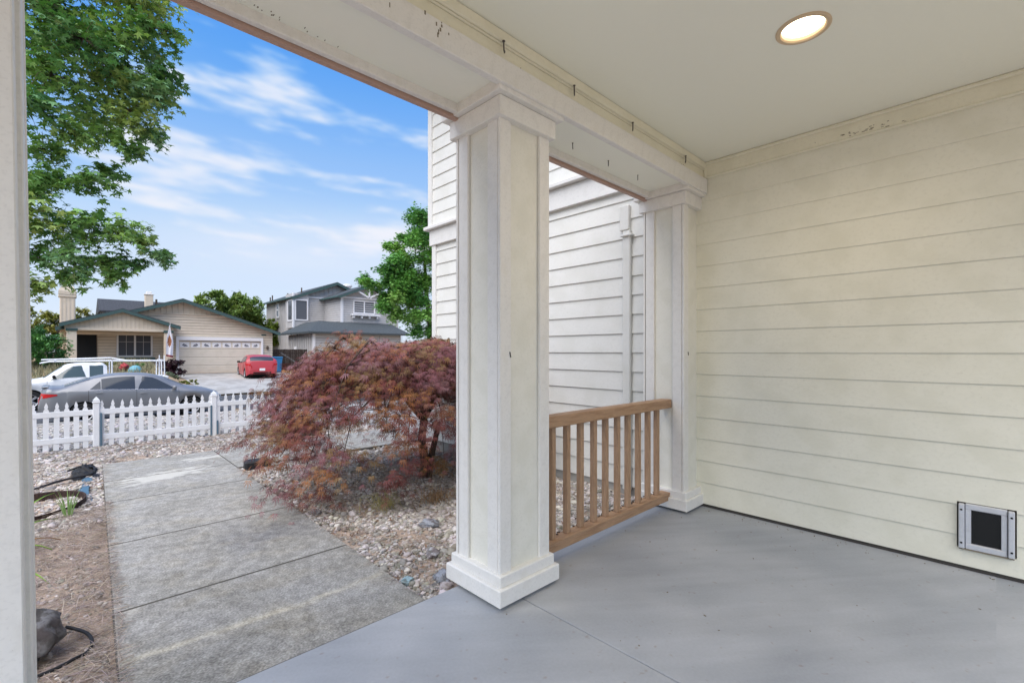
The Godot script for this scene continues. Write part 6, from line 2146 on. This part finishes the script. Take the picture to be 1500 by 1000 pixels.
	g.quad(e0, r0, r2, e2, Vector3(-1, 1, 0))
	var dn := Vector3(0, -0.12, 0)
	g.quad(e0 + dn, e1 + dn, r1 + dn, r0 + dn, Vector3(0, -1, -1))
	g.quad(e0 + dn, r0 + dn, r2 + dn, e2 + dn, Vector3(1, -1, 0))
	mi("garage_roof", g, M.shinglegreen, h)
	g = Geo.new()
	g.box(Vector3(17.95, 2.80, -36.45), Vector3(8.95, 0.16, 0.08), 0.01)
	g.box(Vector3(13.5, 2.80, -39.9), Vector3(0.08, 0.16, 6.9), 0.01)
	mi("garage_gutter", g, M.shinglegreen, h)
	mi("meter_box", boxm(Vector3(13.92, 1.35, -40.6), Vector3(0.16, 0.7, 0.4), 0.02), M.greytrim, h)
	g = Geo.new()
	g.lathe([Vector2(0.36, 0.0), Vector2(0.36, 0.2), Vector2(0.46, 0.24), Vector2(0.46, 0.42), Vector2(0.30, 0.5), Vector2(0.0, 0.52)], Vector3(20.6, 7.60, -45.5), Vector3.UP, 16)
	mi("chimney_cap", g, M.housetrim, h)
	for q in [[16.3, 6.9, -46.0, 0.5], [15.7, 6.6, -48.0, 0.4], [14.9, 6.4, -50.0, 0.5], [15.0, 6.4, -51.0, 0.4]]:
		g = Geo.new()
		g.tube([Vector3(q[0], q[1], q[2]), Vector3(q[0], q[1] + q[3], q[2])], [0.06, 0.06], 8)
		mi("vent_pipe", g, M.wooddark, h)

	var wf := thing("board_fence", "dark weathered board fence beside the grey house", "fence")
	for i in 20:
		mi("board", boxm(Vector3(11.12 + i * 0.146, 0.68, -38.2 + 0.006 * sin(i * 2.1)), Vector3(0.138, 1.62 + 0.02 * sin(i * 1.7), 0.022), 0.004), M.fencewood, wf)
	mi("rail", boxm(Vector3(12.5, 1.2, -38.235), Vector3(2.9, 0.09, 0.04)), M.fencewood, wf)
	mi("rail", boxm(Vector3(12.5, 0.3, -38.235), Vector3(2.9, 0.09, 0.04)), M.fencewood, wf)
	var pl := mi("leaning_board", boxm(Vector3(0, 0, 0), Vector3(1.25, 0.10, 0.05), 0.01, Basis(Vector3(0, 0, 1), -0.6)), M.stone)
	pl.position = Vector3(12.1, 0.86, -36.9)
	tag(pl, "weathered grey board leaning in front of the dark fence", "board")
	# blue carts
	var bc := thing("recycling_cart", "blue plastic cart with its lid shut right of the red hatchback", "bin", Vector3(10.95, -0.16, -36.0))
	var cg := Geo.new()
	var lo := [Vector3(-0.27, 0, -0.3), Vector3(0.27, 0, -0.3), Vector3(0.27, 0, 0.3), Vector3(-0.27, 0, 0.3)]
	var up := [Vector3(-0.34, 1.0, -0.38), Vector3(0.34, 1.0, -0.38), Vector3(0.34, 1.0, 0.38), Vector3(-0.34, 1.0, 0.38)]
	for k in 4: cg.quad(lo[k], lo[(k + 1) % 4], up[(k + 1) % 4], up[k], (lo[k] + lo[(k + 1) % 4]))
	mi("body", cg, M.bluebin, bc)
	mi("lid", boxm(Vector3(0, 1.05, 0.0), Vector3(0.76, 0.09, 0.84), 0.04), M.bluebin, bc)
	mi("handle", boxm(Vector3(0, 0.95, -0.44), Vector3(0.5, 0.05, 0.05), 0.02), M.under, bc)
	for s in [-1.0, 1.0]:
		var wg := Geo.new()
		wg.lathe([Vector2(0, 0.03), Vector2(0.12, 0.03), Vector2(0.13, 0.0), Vector2(0.12, -0.03), Vector2(0, -0.03)], Vector3(s * 0.28, 0.13, -0.3), Vector3.RIGHT, 14)
		mi("wheel", wg, M.rubber, bc)


# ---------------------------------------------------------------- scene
const EXPOSURE := 3.6
const SKY := 0.283
const SUN := 0.5
const LAMP := 0.34


func _ready() -> void:
	var cam := Camera3D.new()
	cam.name = "camera"
	cam.projection = Camera3D.PROJECTION_FRUSTUM
	cam.near = 0.05
	cam.far = 900.0
	cam.size = 0.05 * 1000.0 / 682.0
	cam.frustum_offset = Vector2(0.0, 0.05 * 15.0 / 682.0)
	cam.position = Vector3(0, 1.3, 0)
	cam.rotation = Vector3(0, deg_to_rad(-43.85), 0)
	add_child(cam)
	cam.current = true
	var we := WorldEnvironment.new()
	we.name = "world_environment"
	var env := Environment.new()
	env.background_mode = Environment.BG_SKY
	var sky := Sky.new()
	var sm := PanoramaSkyMaterial.new()
	sm.panorama = make_sky()
	sky.sky_material = sm
	env.sky = sky
	env.background_energy_multiplier = SKY
	env.tonemap_mode = Environment.TONE_MAPPER_LINEAR
	env.tonemap_exposure = EXPOSURE
	env.sdfgi_enabled = true
	env.ssao_enabled = true
	env.ssil_enabled = true
	we.environment = env
	add_child(we)
	var sun := DirectionalLight3D.new()
	sun.name = "sun"
	sun.light_energy = SUN
	sun.light_color = Color(1.0, 0.975, 0.94)
	sun.light_angular_distance = 75.0
	sun.shadow_enabled = true
	sun.rotation = Vector3(deg_to_rad(-57), deg_to_rad(-64), 0)
	add_child(sun)
	make_materials()
	build_land()
	build_porch()
	build_beige_house()
	build_other_houses()
	build_plants()
	build_yard()
	build_cars()
